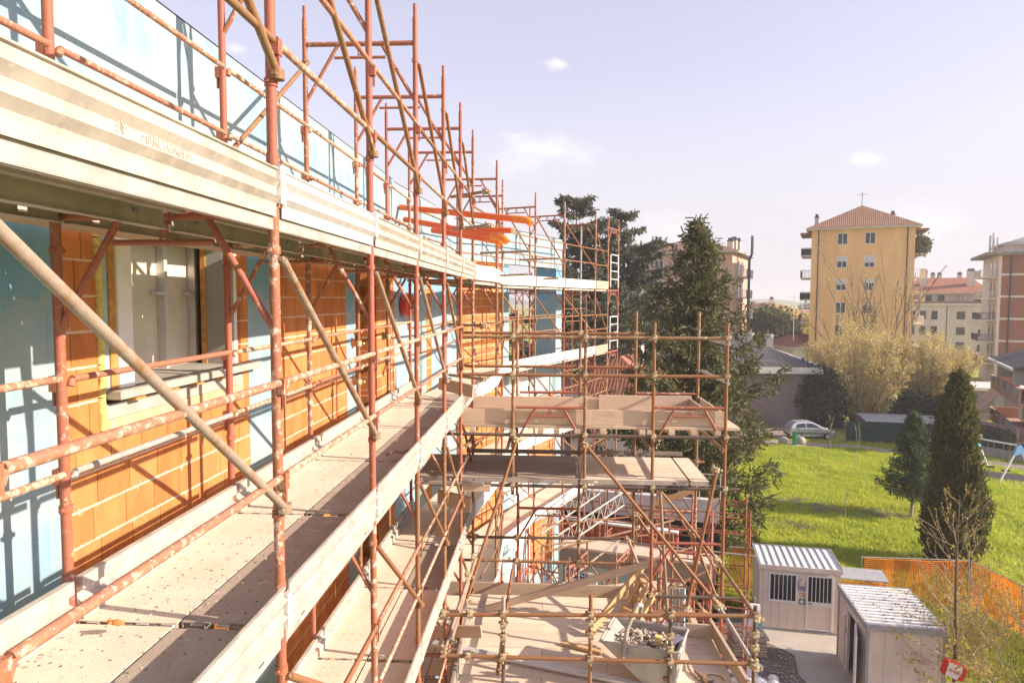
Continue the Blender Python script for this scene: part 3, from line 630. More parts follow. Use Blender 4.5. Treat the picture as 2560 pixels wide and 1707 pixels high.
# ================================================================== WING SCAFFOLD (curving away to the right)
WA = [Vector(p) for p in ((XO, 11.272), (-1.04, 13.2), (-1.08, 15.35), (-.39, 17.2), (.37, 18.9), (1.36, 21.1), (1.83, 22.2))]
ws = thing('wing_scaffold', 'distant rusty frame scaffold curving round the far wing with white toe boards', 'scaffold', (.3, 18, G))
WAng = []; WB = []
for i in range(1, 7):
    d = (WA[min(i+1, 6)]-WA[i-1]).normalized(); nrm = Vector((d.y, -d.x))
    if i == 6: nrm = Vector((-.40, -.916))
    WAng.append(math.atan2(nrm.y, nrm.x)); WB.append(WA[i]-nrm*FW)
WBB = [Vector((XI, 11.272))]+WB
for i in range(1, 7):
    for k, zt in enumerate((-9.72, -7.72, -5.72, -3.72, -1.72, .28, 2.28)): add_frame(ws, WA[i], WAng[i-1], zt, top=(k == 6), brown=.4)
for k, zt in enumerate((-5.72, -3.72, -1.72, .28)):
    for i in range(6):
        a0, a1, b0, b1 = WA[i], WA[i+1], WBB[i], WBB[i+1]
        if i == 5: b0, b1 = a0-WN*1.0, a1-WN*1.0
        deck_panel(ws, a0, b0, a1, b1, .03, .485, zt+.04, 'deck_dusty'); deck_panel(ws, a0, b0, a1, b1, .5, .97, zt+.04, 'deck_dusty')
        toe_board(ws, (a0.x, a0.y, zt+.04), (a1.x, a1.y, zt+.04), 'old_timber' if i == 5 else 'white_plaster', .03, 1.3)
        for dz in (.78, 1.23): rail(ws, (a0.x, a0.y, zt+dz), (a1.x, a1.y, zt+dz), 'pipe_brown')
        if i: brace(ws, (a0.x, a0.y, zt+1.8), (a1.x, a1.y, zt+.63), 'pipe_brown')
        if i < 5 and zt > -2:
            for dz in (.78, 1.23): rail(ws, (b0.x, b0.y, zt+dz), (b1.x, b1.y, zt+dz), 'pipe_brown')
# white guard gates closing the far end of the scaffold
e0, e1 = WA[6], WB[5]
for zt in (.28, -3.72+2):
    if zt == .28 or True:
        z0 = zt+.1; m = Vector((0, 0, 0)); a = Vector((e0.x, e0.y, z0))+Vector((.03, -.06, 0)); b = Vector((e1.x, e1.y, z0))+Vector((.03, -.06, 0)); a, b = a.lerp(b, .15), a.lerp(b, .9)
        mb = MB(); H_ = Vector((0, 0, 1.05))
        mb.path([a, a+H_*.95, a.lerp(b, .06)+H_, a.lerp(b, .94)+H_, b+H_*.95, b], .017, 8)
        for q in (.25, .5, .76): mb.tube(a+H_*q, b+H_*q, .014, n=6)
        mb.build('end_gate', 'white_frame', ws)
for p, z in ((Vector((-.5, 13.4)), .9), (Vector((-.6, 13.5)), .45), (Vector((.1, 17.5)), 1.0), (Vector((.1, 17.5)), .5)):
    MB().tube((p.x-.9, p.y+.2, z), (p.x+.1, p.y-.05, z+.02), .024).build('tie_tube', 'pipe_rusty_grey', ws)
for p, z in (((-1.4, 11.0), -.42), ((-1.4, 11.0), -1.25), ((-1.35, 10.9), 1.62), ((-1.3, 10.8), 1.1)):
    MB().tube((p[0]-.25, p[1]+.1, z), (p[0]+.42, p[1]-.5, z), .024).build('tie_tube', 'pipe_rusty_grey', ws); coupler(ws, (p[0]+.38, p[1]-.45, z), .8)
MB().tube((1.0, 23.0, -.6), (1.0, 23.0, 2.4), .03).build('galvanised_pole', 'pipe_grey', ws)
# orange drain pipes laid through the upper guard rails
GP = 'orange drain pipes on the upper scaffold'
def place_drain(label, a, b, socket=True):
    a, b = vec(a), vec(b); d = (b-a).normalized(); t = thing('drain_pipe', label, 'pipe', a, GP)
    MB().tube(a, b-d*.28, .05, n=20).build('barrel', 'orange_pvc', t)
    if socket: MB().tube(b-d*.28, b-d*.06, .058, n=20).path([b-d*.065, b+Vector((0, 0, -.01)), b+d*.04+Vector((0, 0, -.05))], .056, 16).build('socket', 'orange_pvc_socket', t)
    else: MB().tube(b-d*.28, b, .05, n=20).build('barrel_end', 'orange_pvc', t)
place_drain('topmost orange drain pipe, longest of the bundle, with a bent socket', (-2.62, 11.9, 1.58), (-.343, 10.6, 1.201))
place_drain('orange drain pipe with bent socket, middle of the bundle', (-2.565, 12.0, 1.379), (-.711, 10.6, .927))
place_drain('lowest orange drain pipe with bent socket under the others', (-2.07, 12.0, 1.19), (-.831, 10.8, .907))
place_drain('plain orange drain pipe with a straight cut end', (-1.9, 12.3, 1.26), (-.65, 11.6, 1.141), False)

# ================================================================== LOADING TOWER
tw = thing('loading_tower', 'brown tube loading tower with timber boxed deck jutting out from the facade scaffold', 'scaffold', (1.0, 9.9, G))
TX = [-.535, .507, 1.485, 2.51]; YF, YB, YN = 9.85, 11.35, 8.12
FT = frame_mesh(1.02)
def tpost(x, y, z0, z1, m='pipe_brown', r=PR): return MB().tube((x, y, z0), (x, y, z1), r, n=12).build('post', m, tw)
for x1, zs in ((TX[1], (-1.572,)), (TX[3], (-1.55, -3.53, -5.53, -7.53, -9.53))):
    for zt in zs: add_frame(tw, (x1, YF), 0, zt, mesh=FT, wd=1.02, posts=zt < -2, brown=.3)
for x1 in (TX[1]-.01, TX[3]-.08):
    for zt in (-1.555, -3.52, -5.52, -7.52, -9.52): add_frame(tw, (x1, YB), 0, zt, mesh=FT, wd=1.02, posts=zt < -2, brown=.4)
for x in TX[:2]: tpost(x, YF, -2.86, -.33)
for x in TX[2:]: tpost(x, YF, -3.3, -.33, 'pipe_brown')
for x, m in zip((-.545, .497, 1.41, 2.43), ('pipe_splattered', 'pipe_brown', 'pipe_brown', 'pipe_brown')): tpost(x, YB, -3.3, -.2, m)
for x, m, zt in ((-.548, 'pipe_grey', -3.62), (.512, 'pipe_brown', -3.56), (1.47, 'pipe_dark', -3.70), (2.47, 'pipe_dark', -3.65)):
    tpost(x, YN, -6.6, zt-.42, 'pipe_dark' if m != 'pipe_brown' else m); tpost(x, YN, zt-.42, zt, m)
    for z in (zt-.34, zt-.50): coupler(tw, (x, YN, z), math.pi)
def ledger(x0, x1, y, z, m='pipe_brown', z1=None): return MB().tube((x0, y, z), (x1, y, z if z1 is None else z1), PR, n=12).build('ledger_tube', m, tw)
def with_couplers(xs, y, z, side=-1):
    for x in xs: coupler(tw, (x, y, z), math.pi if side > 0 else 0)
for y, zs in ((YF-.05, (-.55, -1.093)), (YB-.05, (-.567, -1.12))):
    for z in zs: ledger(XO-.05 if y < 10 else XO-.2, TX[3]-.05 if y < 10 else 1.55, y, z, 'pipe_brown'); with_couplers(TX if y < 10 else (-.545, .497, 1.41), y+.05, z, 1)
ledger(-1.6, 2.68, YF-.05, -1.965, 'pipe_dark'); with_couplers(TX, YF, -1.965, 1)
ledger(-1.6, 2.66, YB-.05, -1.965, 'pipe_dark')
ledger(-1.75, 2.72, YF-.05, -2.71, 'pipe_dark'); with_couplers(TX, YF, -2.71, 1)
ledger(-1.35, 2.55, YB-.05, -2.675, 'pipe_brown'); with_couplers((-.545, .497, 1.41, 2.43), YB, -2.675, 1)
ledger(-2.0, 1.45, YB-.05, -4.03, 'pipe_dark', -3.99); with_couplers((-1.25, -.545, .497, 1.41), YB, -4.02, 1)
ledger(-1.7, 1.42, YB-.05, -4.42, 'pipe_brown'); with_couplers((-.545, .497, 1.41), YB, -4.42, 1)
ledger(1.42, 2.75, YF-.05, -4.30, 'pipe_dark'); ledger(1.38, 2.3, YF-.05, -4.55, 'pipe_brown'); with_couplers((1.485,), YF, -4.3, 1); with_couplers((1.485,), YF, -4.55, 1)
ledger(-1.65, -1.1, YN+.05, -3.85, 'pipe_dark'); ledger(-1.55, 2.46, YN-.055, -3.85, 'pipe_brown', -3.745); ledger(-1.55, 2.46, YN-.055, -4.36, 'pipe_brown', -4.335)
for x, z in ((-.548, -3.83), (.512, -3.80), (1.47, -3.77), (2.47, -3.745), (-.548, -4.36), (.512, -4.35), (1.47, -4.345), (2.47, -4.335), (-.95, -3.84), (-.98, -4.36), (XO, -3.85), (XO, -4.36)): coupler(tw, (x, YN, z), math.pi)
def ytube(x, z, y0, y1, m='pipe_rusty_grey', z1=None): return MB().tube((x, y0, z), (x, y1, z if z1 is None else z1), PR, n=12).build('cross_tube', m, tw)
for z in (-.63, -1.18): ytube(TX[3]+.0, z, YF-.12, YB+.1, 'pipe_grey', z)
for x in (-1.2, -.60, .46, 1.43, 2.46): ytube(x, -2.13, YF-.15, YB+.1, 'pipe_rusty_grey')
for x in (-.62, 1.42): ytube(x, -4.6, YN, YB, 'pipe_brown')
def slant(a, b, m='pipe_brown', name='raking_tube'):
    coupler(tw, a, .4); coupler(tw, b, .4); return MB().tube(a, b, PR, n=12).build(name, m, tw)
def on_y(px, py, Y):
    v = fwd*1711+rt*(px-1280)-up*(py-853.5); return v*(Y/v.y)
slant(on_y(1465, 1113, 9.72), on_y(1800, 1518, 8.9), 'pipe_brown'); slant(on_y(1795, 1510, 8.95), on_y(1890, 1668, 8.0), 'pipe_grey')
slant(on_y(1797, 1405, 9.7), on_y(1893, 1545, 8.05), 'pipe_brown')
slant(on_y(1292, 1100, 9.7), on_y(1166, 1500, 9.0), 'pipe_brown'); slant(on_y(1172, 1440, 9.0), on_y(1112, 1622, 8.05), 'pipe_rusty_grey'); slant(on_y(1187, 1400, 9.4), on_y(1128, 1600, 8.3), 'pipe_rusty_grey')
slant(on_y(1792, 1175, 9.7), on_y(1716, 1520, 9.6), 'pipe_brown')
slant(on_y(1650, 1222, 10.3), on_y(1668, 1530, 10.2), 'pipe_rusty_grey', 'loose_upright'); slant(on_y(1572, 1352, 11.2), on_y(1618, 1470, 10.0), 'pipe_splattered')
slant(on_y(1590, 1285, 11.3), on_y(1760, 1530, 11.0), 'pipe_brown'); slant(on_y(1612, 1180, 11.3), on_y(1795, 1400, 11.2), 'pipe_brown'); slant(on_y(1730, 1330, 11.3), on_y(1790, 1490, 10.9), 'pipe_brown')
# timber boxed deck
def plank(p, q, h, t_, m='old_timber', name='plank', par=None, upv=(0, 0, 1)): return MB().beam(p, q, t_, h, upv).build(name, m, par or tw, .004)
plank((-1.35, YF+.06, -1.717), (.60, YF+.06, -1.717), .222, .03); plank((.605, YF+.062, -1.717), (2.50, YF+.062, -1.717), .222, .03); 
plank((-1.9, YB-.08, -1.715), (.94, YB-.08, -1.715), .20, .03); plank((.80, YB-.135, -1.70), (2.30, YB-.135, -1.70), .26, .03)
plank((2.28, YB-.12, -1.72), (2.28, YF+.5, -1.72), .22, .03); plank((2.47, YB, -1.72), (2.47, YF+.09, -1.72), .22, .03)
for i in range(7):
    y = YF+.02+i*.213; x1 = 2.72 if i < 3 else 2.55
    plank((-1.3, y+.1, -1.853), (.9, y+.1, -1.853), .045, .207, name='floor_plank'); plank((.905, y+.1, -1.853), (x1, y+.1, -1.853), .045, .207, name='floor_plank')
for x in (-1.12, -.55, -.13, .10, .40, .77, 1.33, 1.44, 1.75, 2.06, 2.40): plank((x, YF-.02, -1.912), (x, YB, -1.912), .07, .085, 'old_timber', 'joist')
# middle deck of steel planks on the tower
for x0, x1, mt in ((-1.95, -1.36, 'deck_grey_shaded'), (-1.33, .42, 'deck_grey_shaded'), (.455, 2.0, 'deck_dusty'), (2.02, 2.28, 'deck_dusty')):  # shade over the left panels is painted in by the darker deck
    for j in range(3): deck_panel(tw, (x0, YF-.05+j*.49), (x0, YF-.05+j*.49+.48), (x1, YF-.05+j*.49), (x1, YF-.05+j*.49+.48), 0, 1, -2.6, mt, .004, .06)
plank((-1.4, YB+.02, -2.56), (2.2, YB+.02, -2.56), .07, .03, 'grey_timber'); plank((-1.9, YF-.14, -2.665), (-.95, YF-.14, -2.665), .05, .05, 'grey_timber'); plank((-1.25, YF-.12, -2.74), (-.85, YF-.12, -2.74), .10, .03, 'old_timber')
# lower timber platform
FZ = -4.8
for i in range(13):
    y = 7.85+i*.238; xr = 2.33 if y < 9.6 else 1.32; xl = -1.28 if i % 2 else -1.33
    xm = .35+.5*math.sin(i*2.1); zj = random.uniform(-.004, .004)
    if y > 11: break
    plank((xl, y, FZ-.02+zj), (xm, y, FZ-.02+zj), .04, .232, 'dusty_timber', name='floor_plank'); plank((xm+.004, y, FZ-.02-zj), (xr, y, FZ-.02-zj), .04, .232, 'dusty_timber', name='floor_plank')
plank((-1.85, 11.03, -4.80), (1.30, 11.03, -4.80), .235, .035); plank((1.33, 11.0, -4.72), (1.33, 9.75, -4.72), .19, .035); plank((1.95, 9.62, -4.70), (2.34, 9.58, -4.70), .2, .035)
plank((2.33, 9.70, -4.68), (2.43, 7.75, -4.68), .20, .045); plank((-1.19, 9.65, -4.68), (-1.14, 7.7, -4.68), .22, .04, 'grey_timber'); 
for x in (-.6, .5, 1.45, 2.2): plank((x, 7.8, FZ-.10), (x, 10.9, FZ-.10), .11, .09, 'old_timber', 'joist')

# ------------------------------------------------------------------ loose things on the decks
def loose(name, label, cat, p, q, h, t_, m, upv=(0, 0, 1), group=None):
    o = MB().beam(p, q, t_, h, upv).build(name, m, None, .004); return tag(o, label, cat, group)
def on_z(px, py, Z):
    v = fwd*1711+rt*(px-1280)-up*(py-853.5); return v*(Z/v.z)
loose('loose_plank', 'long weathered plank leaning across the lower timber platform', 'plank', on_z(1213, 1522, -4.76), on_y(1640, 1404, 10.0), .10, .045, 'old_timber')
loose('loose_plank', 'shorter fresh yellow plank propped up steeply behind the rubble skip', 'plank', on_z(1470, 1585, -4.76), on_y(1606, 1416, 10.1), .11, .04, 'new_timber')
loose('short_batten', 'short batten lying flat on the boards left of the rubble skip', 'batten', on_z(1405, 1606, -4.77), on_z(1505, 1630, -4.77), .04, .08, 'new_timber')
loose('short_board', 'pinkish short board standing on edge beside the raking tubes', 'board', on_y(1070, 1577, 8.9), on_y(1204, 1578, 8.75), .165, .03, 'old_timber')
loose('board_end', 'thick upper timber board end sticking out beyond the toe boards', 'board', on_y(1099, 958, 10.7), on_y(1184, 978, 10.3), .19, .05, 'old_timber')
loose('board_end', 'thick lower timber board end under the grey steel deck', 'board', on_y(1096, 1240, 10.7), on_y(1178, 1262, 10.3), .23, .05, 'old_timber')
loose('grey_board', 'narrow grey board standing upright beside the tower post', 'board', on_y(1120, 1440, 10.2), on_y(1143, 1338, 10.6), .03, .12, 'grey_timber', (0, 1, 0))
p, q = on_z(1083, 1606, -4.74), on_z(1620, 1714, -4.74)
al = MB().beam(p, q, .10, .04); al.beam(p+Vector((0, .0, .022)), q+Vector((0, 0, .022)), .02, .006)
tag(al.build('metal_straightedge', 'steel_bright', None, .003), 'long shiny aluminium straightedge lying across the timber platform', 'straightedge')
# trestle of fresh timber
o3 = on_y(1552, 1538, 9.75); tr = thing('timber_trestle', 'fresh yellow timber trestle with rungs leaning beside the tower leg', 'trestle', o3)
a0, a1 = on_y(1553, 1535, 9.7), on_y(1608, 1440, 10.05); b0, b1 = on_y(1580, 1545, 9.6), on_y(1618, 1462, 9.85)
for a, b in ((a0, a1), (b0, b1)): MB().beam(a, b, .07, .06).build('side_rail', 'new_timber', tr)
for q in (.12, .5, .9): MB().beam(a0.lerp(a1, q), b0.lerp(b1, q), .06, .10).build('rung', 'new_timber', tr)
MB().beam(b0+Vector((.1, 0, 0)), b1+Vector((.12, 0, -.1)), .08, .05).build('side_rail', 'new_timber', tr)
# rubble skip
HZ = -4.25
rim = [Vector((.645, 8.33, HZ)), Vector((1.573, 8.10, HZ)), Vector((1.80, 8.70, HZ)), Vector((.881, 9.01, HZ))]
cen = sum(rim, Vector())/4
bot = [rim[0]*.35+rim[1]*.65, rim[1].copy(), rim[2].copy(), rim[3]*.35+rim[2]*.65]
for k in range(4): bot[k] = bot[k].lerp(cen, .12); bot[k].z = -4.79
sk = thing('rubble_skip', 'grey mortar crusted steel skip filled with rubble on the timber platform', 'skip', (cen.x, cen.y, -4.79))
mb = MB(); inn = [r.lerp(cen, .07) for r in rim]; inb = [b.lerp(cen, .1)+Vector((0, 0, .04)) for b in bot]
for k in range(4):
    j = (k+1) % 4; mb.quad(bot[k], bot[j], rim[j], rim[k]); mb.quad(rim[k], rim[j], inn[j], inn[k]); mb.quad(inn[k], inn[j], inb[j], inb[k])
mb.add(bot, [(3, 2, 1, 0)]); mb.add(inb, [(0, 1, 2, 3)]); mb.build('skip_body', 'concrete_grey', sk)
mb = MB()
for k in range(4): mb.tube(rim[k], rim[(k+1) % 4], .016, n=8)
mb.build('skip_rim', 'concrete_grey', sk)
h0 = on_y(1557, 1648, 8.2); h1 = on_y(1568, 1570, 8.3); h2 = on_y(1592, 1512, 8.35); h3 = on_y(1604, 1512, 8.42); h4 = on_y(1598, 1545, 8.6)
MB().path([h0, h1, h2, h3, h4], .028, 8).build('skip_handle', 'concrete_grey', sk)
mb = MB()
for i in range(170):
    u_, v_ = random.uniform(.12, .88), random.uniform(.12, .88); p = inn[0].lerp(inn[1], u_).lerp(inn[3].lerp(inn[2], u_), v_)
    r_ = random.uniform(.012, .045); hgt = .10*(1-((u_-.5)**2+(v_-.5)**2)*2.5); c = Vector((p.x, p.y, HZ-.13+hgt+random.uniform(-.03, .02)))
    d = Vector((random.uniform(-1, 1), random.uniform(-1, 1), random.uniform(-.5, .5))).normalized(); mb.beam(c-d*r_, c+d*r_, r_*random.uniform(.6, 1.6), r_*random.uniform(.3, 1))
tag(mb.build('rubble_heap', 'rubble'), 'heap of pale broken mortar and brick rubble inside the grey skip', 'rubble')
c = on_y(1645, 1598, 8.36); tag(MB().hexa([c+Vector(v)*.5 for v in ((-.09, -.05, -.10), (.08, -.07, -.12), (.10, .06, -.10), (-.07, .08, -.08), (-.08, -.05, .10), (.09, -.07, .07), (.11, .06, .09), (-.06, .08, .11))]).build('rubbish_box', 'foam_yellow', None, .003), 'small crushed yellow cardboard box on top of the rubble', 'box')
loose('lilac_panel', 'torn lilac grey foam panel sticking out of the rubble skip', 'panel', on_y(1668, 1618, 8.35), on_y(1702, 1588, 8.5), .012, .11, 'lilac_board')
loose('rubble_batten', 'thin broken batten lying on the rubble at the front of the skip', 'batten', on_y(1570, 1612, 8.35), on_y(1628, 1620, 8.3), .03, .035, 'new_timber')
# lifting chain
ch = MB(); pts = [on_z(x, y, -4.775) for x, y in ((1718, 1650), (1722, 1670), (1735, 1690), (1752, 1700), (1770, 1704), (1785, 1700))]
for i in range(len(pts)-1):
    for j in range(7):
        p = pts[i].lerp(pts[i+1], j/7); q = pts[i].lerp(pts[i+1], (j+.8)/7); ch.tube(p, q, .011+.005*(j % 2), n=6)
tag(ch.build('lifting_chain', 'pipe_rusty_grey'), 'rusty lifting chain curled on the boards right of the skip', 'chain')
mb = MB(); c = on_z(1785, 1702, -4.77); ring = [c+Vector((.13*math.cos(t_), .13*math.sin(t_), .012)) for t_ in np.linspace(0, 5.6, 16)]; mb.path(ring, .010, 6)
p, q = on_z(1738, 1677, -4.77), on_z(1765, 1700, -4.77); mb.tube(p, q, .02, n=8); tag(mb.build('lifting_hook', 'pipe_rusty_grey'), 'rusty ring and hook lying by the right edge plank', 'hook')
# ------------------------------------------------------------------ debris dust and scraps on the walkway
mb = MB()
for i in range(260):
    x = random.uniform(XI+.12, XO-.05); y = random.uniform(2.0, 8.0); s_ = random.uniform(.003, .011); a = random.random()*6.28
    d = Vector((math.cos(a), math.sin(a), 0)); mb.beam(Vector((x, y, -1.5475))-d*s_, Vector((x, y, -1.5475))+d*s_, s_*.8, s_*.5)
o = mb.build('mortar_crumbs', 'rubble'); tag(o, 'scattered mortar crumbs on the near dusty walkway', 'crumbs'); o['kind'] = 'stuff'
c = vec((-2.02, 3.02, -1.53)); mb = MB()
for k in range(6): mb.beam(c+Vector((random.uniform(-.03, .03), random.uniform(-.02, .02), 0)), c+Vector((random.uniform(-.05, .05), random.uniform(-.03, .03), .02)), .02, .012)
tag(mb.build('brick_chip', 'brick_block'), 'small orange brick chip on the walkway joint', 'brick chip')
mb = MB(); a = [on_y(1000, 1100, 7.2), on_y(1022, 1108, 7.0), on_y(1040, 1102, 7.0), on_y(1052, 1112, 6.9)]
a = [Vector((-1.6+i*.07, 6.55+i*.06, -1.53+.02*(i % 2))) for i in range(5)]; mb.path(a, .014, 6)
tag(mb.build('loose_clamp', 'pipe_rusty_grey'), 'rusty scaffold clamp left lying on the walkway by the toe board', 'clamp')

# ================================================================== COURTYARD BEHIND THE TOWER
def slab_between(name, p, q, z0, z1, th, m, label, cat):
    p, q = Vector((p.x, p.y)), Vector((q.x, q.y)); d = (q-p).normalized(); n_ = Vector((d.y, -d.x)); L = (q-p).length
    mb = MB(); a, b, c_, e = p, q, q-n_*th, p-n_*th
    mb.prism([(a.x, a.y), (b.x, b.y), (c_.x, c_.y), (e.x, e.y)], z0, z1); return tag(mb.build(name, m), label, cat) if label else mb.build(name, m)
p, q = on_z(1405, 1220, -7.3), on_z(1800, 1252, -7.3)
t = thing('annex_wall', 'low white annex wall with a black waterproofed foot beyond the tower', 'wall', (p.x, p.y, G))
def wall_part(name, p, q, z0, z1, th, m, par, out=0.0):
    p, q = Vector((p.x, p.y)), Vector((q.x, q.y)); d = (q-p).normalized(); n_ = Vector((d.y, -d.x)); p = p+n_*out; q = q+n_*out
    a, b, c_, e = p, q, q-n_*(th+out), p-n_*(th+out); return MB().prism([(a.x, a.y), (b.x, b.y), (c_.x, c_.y), (e.x, e.y)], z0, z1).build(name, m, par)
wall_part('wall_face', p, q, -8.15, -7.3, .3, 'wall_white', t); wall_part('wall_foot', p, q, G-.5, -8.16, .3, 'black_membrane', t, .01)
mb = MB()
for z in (-6.35, -6.75): mb.tube((p.x, p.y, z), (q.x, q.y, z), .022, n=8)
for k in range(9): r_ = p.lerp(q, k/8); mb.tube((r_.x, r_.y, -7.3), (r_.x, r_.y, -6.3), .022, n=8)
mb.build('wall_railing', 'pipe_grey', t)
p, q = on_z(1330, 1283, -7.6), on_z(1694, 1330, -7.6)
t = thing('brick_annex', 'dark red brick annex wall with a pale mortar top beyond the tower', 'wall', (p.x, p.y, G))
wall_part('wall_face', p, q, G-.5, -7.66, .3, 'brick_dark', t); wall_part('coping', p, q, -7.66, -7.6, .34, 'white_plaster', t, .02)
p, q = on_z(1400, 1362, -6.3), on_z(1790, 1412, -6.3); d = Vector((q.x-p.x, q.y-p.y)).normalized(); n_ = Vector((d.y, -d.x))
t = thing('site_platform', 'grey boarded low site platform in front of the brick annex wall', 'platform', (p.x, p.y, G))
wall_part('platform_top', p, q, -6.36, -6.3, .7, 'dusty_timber', t); wall_part('platform_edge', p, q, -6.75, -6.361, .05, 'grey_timber', t, .01)
for k in range(7): r_ = p.lerp(q, .03+k/6.6); MB().tube((r_.x, r_.y+.2, G-.3), (r_.x, r_.y+.2, -6.37), PR, n=8).build('platform_leg', 'pipe_red', t)
wall_part('back_wall', Vector((p.x, p.y+1.6, 0)), Vector((q.x-.4, q.y+1.6, 0)), G-.5, -6.9, .2, 'foam_blue', t)
p, q = on_y(1412, 1434, 16.0), on_y(1492, 1444, 15.6); t = thing('alpac_banner', 'white site panel with a blue printed banner under the platform', 'sign', p)
wall_part('panel', p, q, p.z-.16, p.z+.16, .03, 'sign_white', t); pm_, qm = on_y(1416, 1429, 15.9), on_y(1461, 1434, 15.72)
wall_part('blue_field', pm_, qm, pm_.z-.11, pm_.z+.11, .02, 'sign_blue', t, .01); d = (qm-pm_); d.z = 0
text_mb('ALPAC', .15, .002, 'sign_white', 'banner_text', t, (pm_+qm)/2+Vector((0, -.028, .01)), d, (0, 0, 1), .001, 1.0)
# lattice girders
for k, (a, b, lb) in enumerate(((on_y(1352, 1335, 17.0), on_y(1500, 1232, 19.0), 'upper aluminium lattice girder sloping behind the tower'), (on_y(1395, 1375, 16.5), on_y(1560, 1262, 18.5), 'lower aluminium lattice girder sloping behind the tower'))):
    mb = MB(); dz = Vector((0, 0, .38)); mb.tube(a, b, .024, n=8); mb.tube(a+dz, b+dz, .024, n=8); n_ = 9
    for i in range(n_): p = a.lerp(b, i/n_); q = a.lerp(b, (i+.5)/n_); r_ = a.lerp(b, (i+1)/n_); mb.tube(p, q+dz, .013, n=6); mb.tube(q+dz, r_, .013, n=6)
    tag(mb.build('lattice_girder', 'pipe_grey'), lb, 'girder', 'aluminium lattice girders in the courtyard')
# scaffold of the courtyard
cs = thing('courtyard_scaffold', 'low red frame scaffold in the courtyard before the white annex wall', 'scaffold', (3, 20, G))
P0, P1 = Vector((1.0, 19.6)), Vector((5.4, 18.4)); cang = math.atan2(P1.y-P0.y, P1.x-P0.x)
for k in range(4):
    c_ = P0.lerp(P1, k/3)
    for row in (0, 1):
        for zt in (-9.8, -7.8, -5.9): add_frame(cs, c_+Vector((.35*row, 1.6*row)), cang, zt, brown=.3)
    for zt in (-7.8, -5.9): brace(cs, (c_.x, c_.y, zt-.2), (c_.x+.35, c_.y+1.6, zt-1.5), 'pipe_brown')
for row in (0, 1):
    for z in (-6.3, -6.9, -8.4, -8.9): MB().tube((P0.x-1.1+.35*row, P0.y+.25+1.6*row, z), (P1.x+.2+.35*row, P1.y+1.6*row, z), .022, n=8).build('ledger_tube', random.choice(('pipe_red', 'pipe_brown', 'pipe_grey')), cs)
es = thing('edge_scaffold', 'narrow red scaffold standing on the ground right of the loading tower', 'scaffold', (4, 14, G))
for k in range(4):
    c_ = Vector((2.92+.38*k, 12.3+1.55*k))
    for zt in (-9.8, -7.8, -5.8): add_frame(es, c_, cang, zt, brown=.4)
    if k:
        b_ = Vector((2.92+.38*(k-1), 12.3+1.55*(k-1)))
        for z in (-5.2, -6.6, -7.2, -8.7): rail(es, (b_.x, b_.y, z), (c_.x, c_.y, z), 'pipe_red')
        brace(es, (b_.x, b_.y, -6.0), (c_.x, c_.y, -7.3), 'pipe_brown'); brace(es, (c_.x, c_.y, -8.0), (b_.x, b_.y, -9.3), 'pipe_brown')
loose('site_board', 'pale board leaning between the courtyard scaffold frames', 'board', on_y(1640, 1258, 18.3), on_y(1735, 1224, 18.0), .16, .04, 'new_timber')
mb = MB()
for i in range(60):
    c_ = on_z(random.uniform(1740, 1800), random.uniform(1275, 1315), -9.5); r_ = random.uniform(.05, .2); d = Vector((random.uniform(-1, 1), random.uniform(-1, 1), random.uniform(-.3, .6))).normalized(); mb.beam(c_-d*r_, c_+d*r_, r_, r_*.3)

rs = thing('rear_scaffold', 'rusty rear scaffold seen through the open storey of the far wing', 'scaffold', (1, 26, G))
for k in range(6):
    c_ = Vector((-1.6+.62*k, 23.2+1.2*k))+Vector((.0, 0))
    for zt in (-9.7, -7.7, -5.7, -3.7, -1.7, .3): add_frame(rs, c_, R(-24), zt, brown=.5)
    if k:
        b_ = Vector((-1.6+.62*(k-1), 23.2+1.2*(k-1)))
        for z in (-6.6, -4.9, -2.9, -2.5, -.9, -.4): rail(rs, (b_.x, b_.y, z), (c_.x, c_.y, z), 'pipe_brown')
        for z in (-5.9, -1.9): brace(rs, (b_.x, b_.y, z), (c_.x, c_.y, z-1.2), 'pipe_brown')
ms = thing('inner_yard_scaffold', 'tangled rusty scaffold low between the facade deck and the site platform', 'scaffold', (0, 15, G))
for k in range(4):
    c_ = Vector((-.15+1.0*k, 14.6+.35*k))
    for zt in (-9.6, -7.6, -5.6): add_frame(ms, c_, R(66), zt, brown=.5)
    if k:
        b_ = Vector((-.15+1.0*(k-1), 14.6+.35*(k-1)))
        for z in (-4.9, -5.35, -6.9, -7.3): rail(ms, (b_.x, b_.y, z), (c_.x, c_.y, z), 'pipe_brown')
        brace(ms, (b_.x, b_.y, -5.8), (c_.x, c_.y, -7.2), 'pipe_brown'); brace(ms, (c_.x, c_.y, -3.9-1.8), (b_.x, b_.y, -7.0), 'pipe_red')
for a, b in (((-.2, 13.2, -5.0), (2.6, 14.2, -4.6)), ((.3, 15.0, -6.4), (3.4, 16.2, -5.9)), ((.0, 13.6, -6.0), (1.8, 16.5, -5.8)), ((1.0, 13.0, -6.2), (3.4, 13.4, -5.2))): MB().tube(a, b, PR, n=8).build('tie_tube', 'pipe_rusty_grey', ms)
for a, b in (((.2, 15.6, -6.9), (3.2, 16.4, -6.85)), ((.6, 14.0, -7.1), (2.6, 14.7, -7.05))): MB().beam(a, b, .5, .05).build('plank', 'dusty_timber', ms)

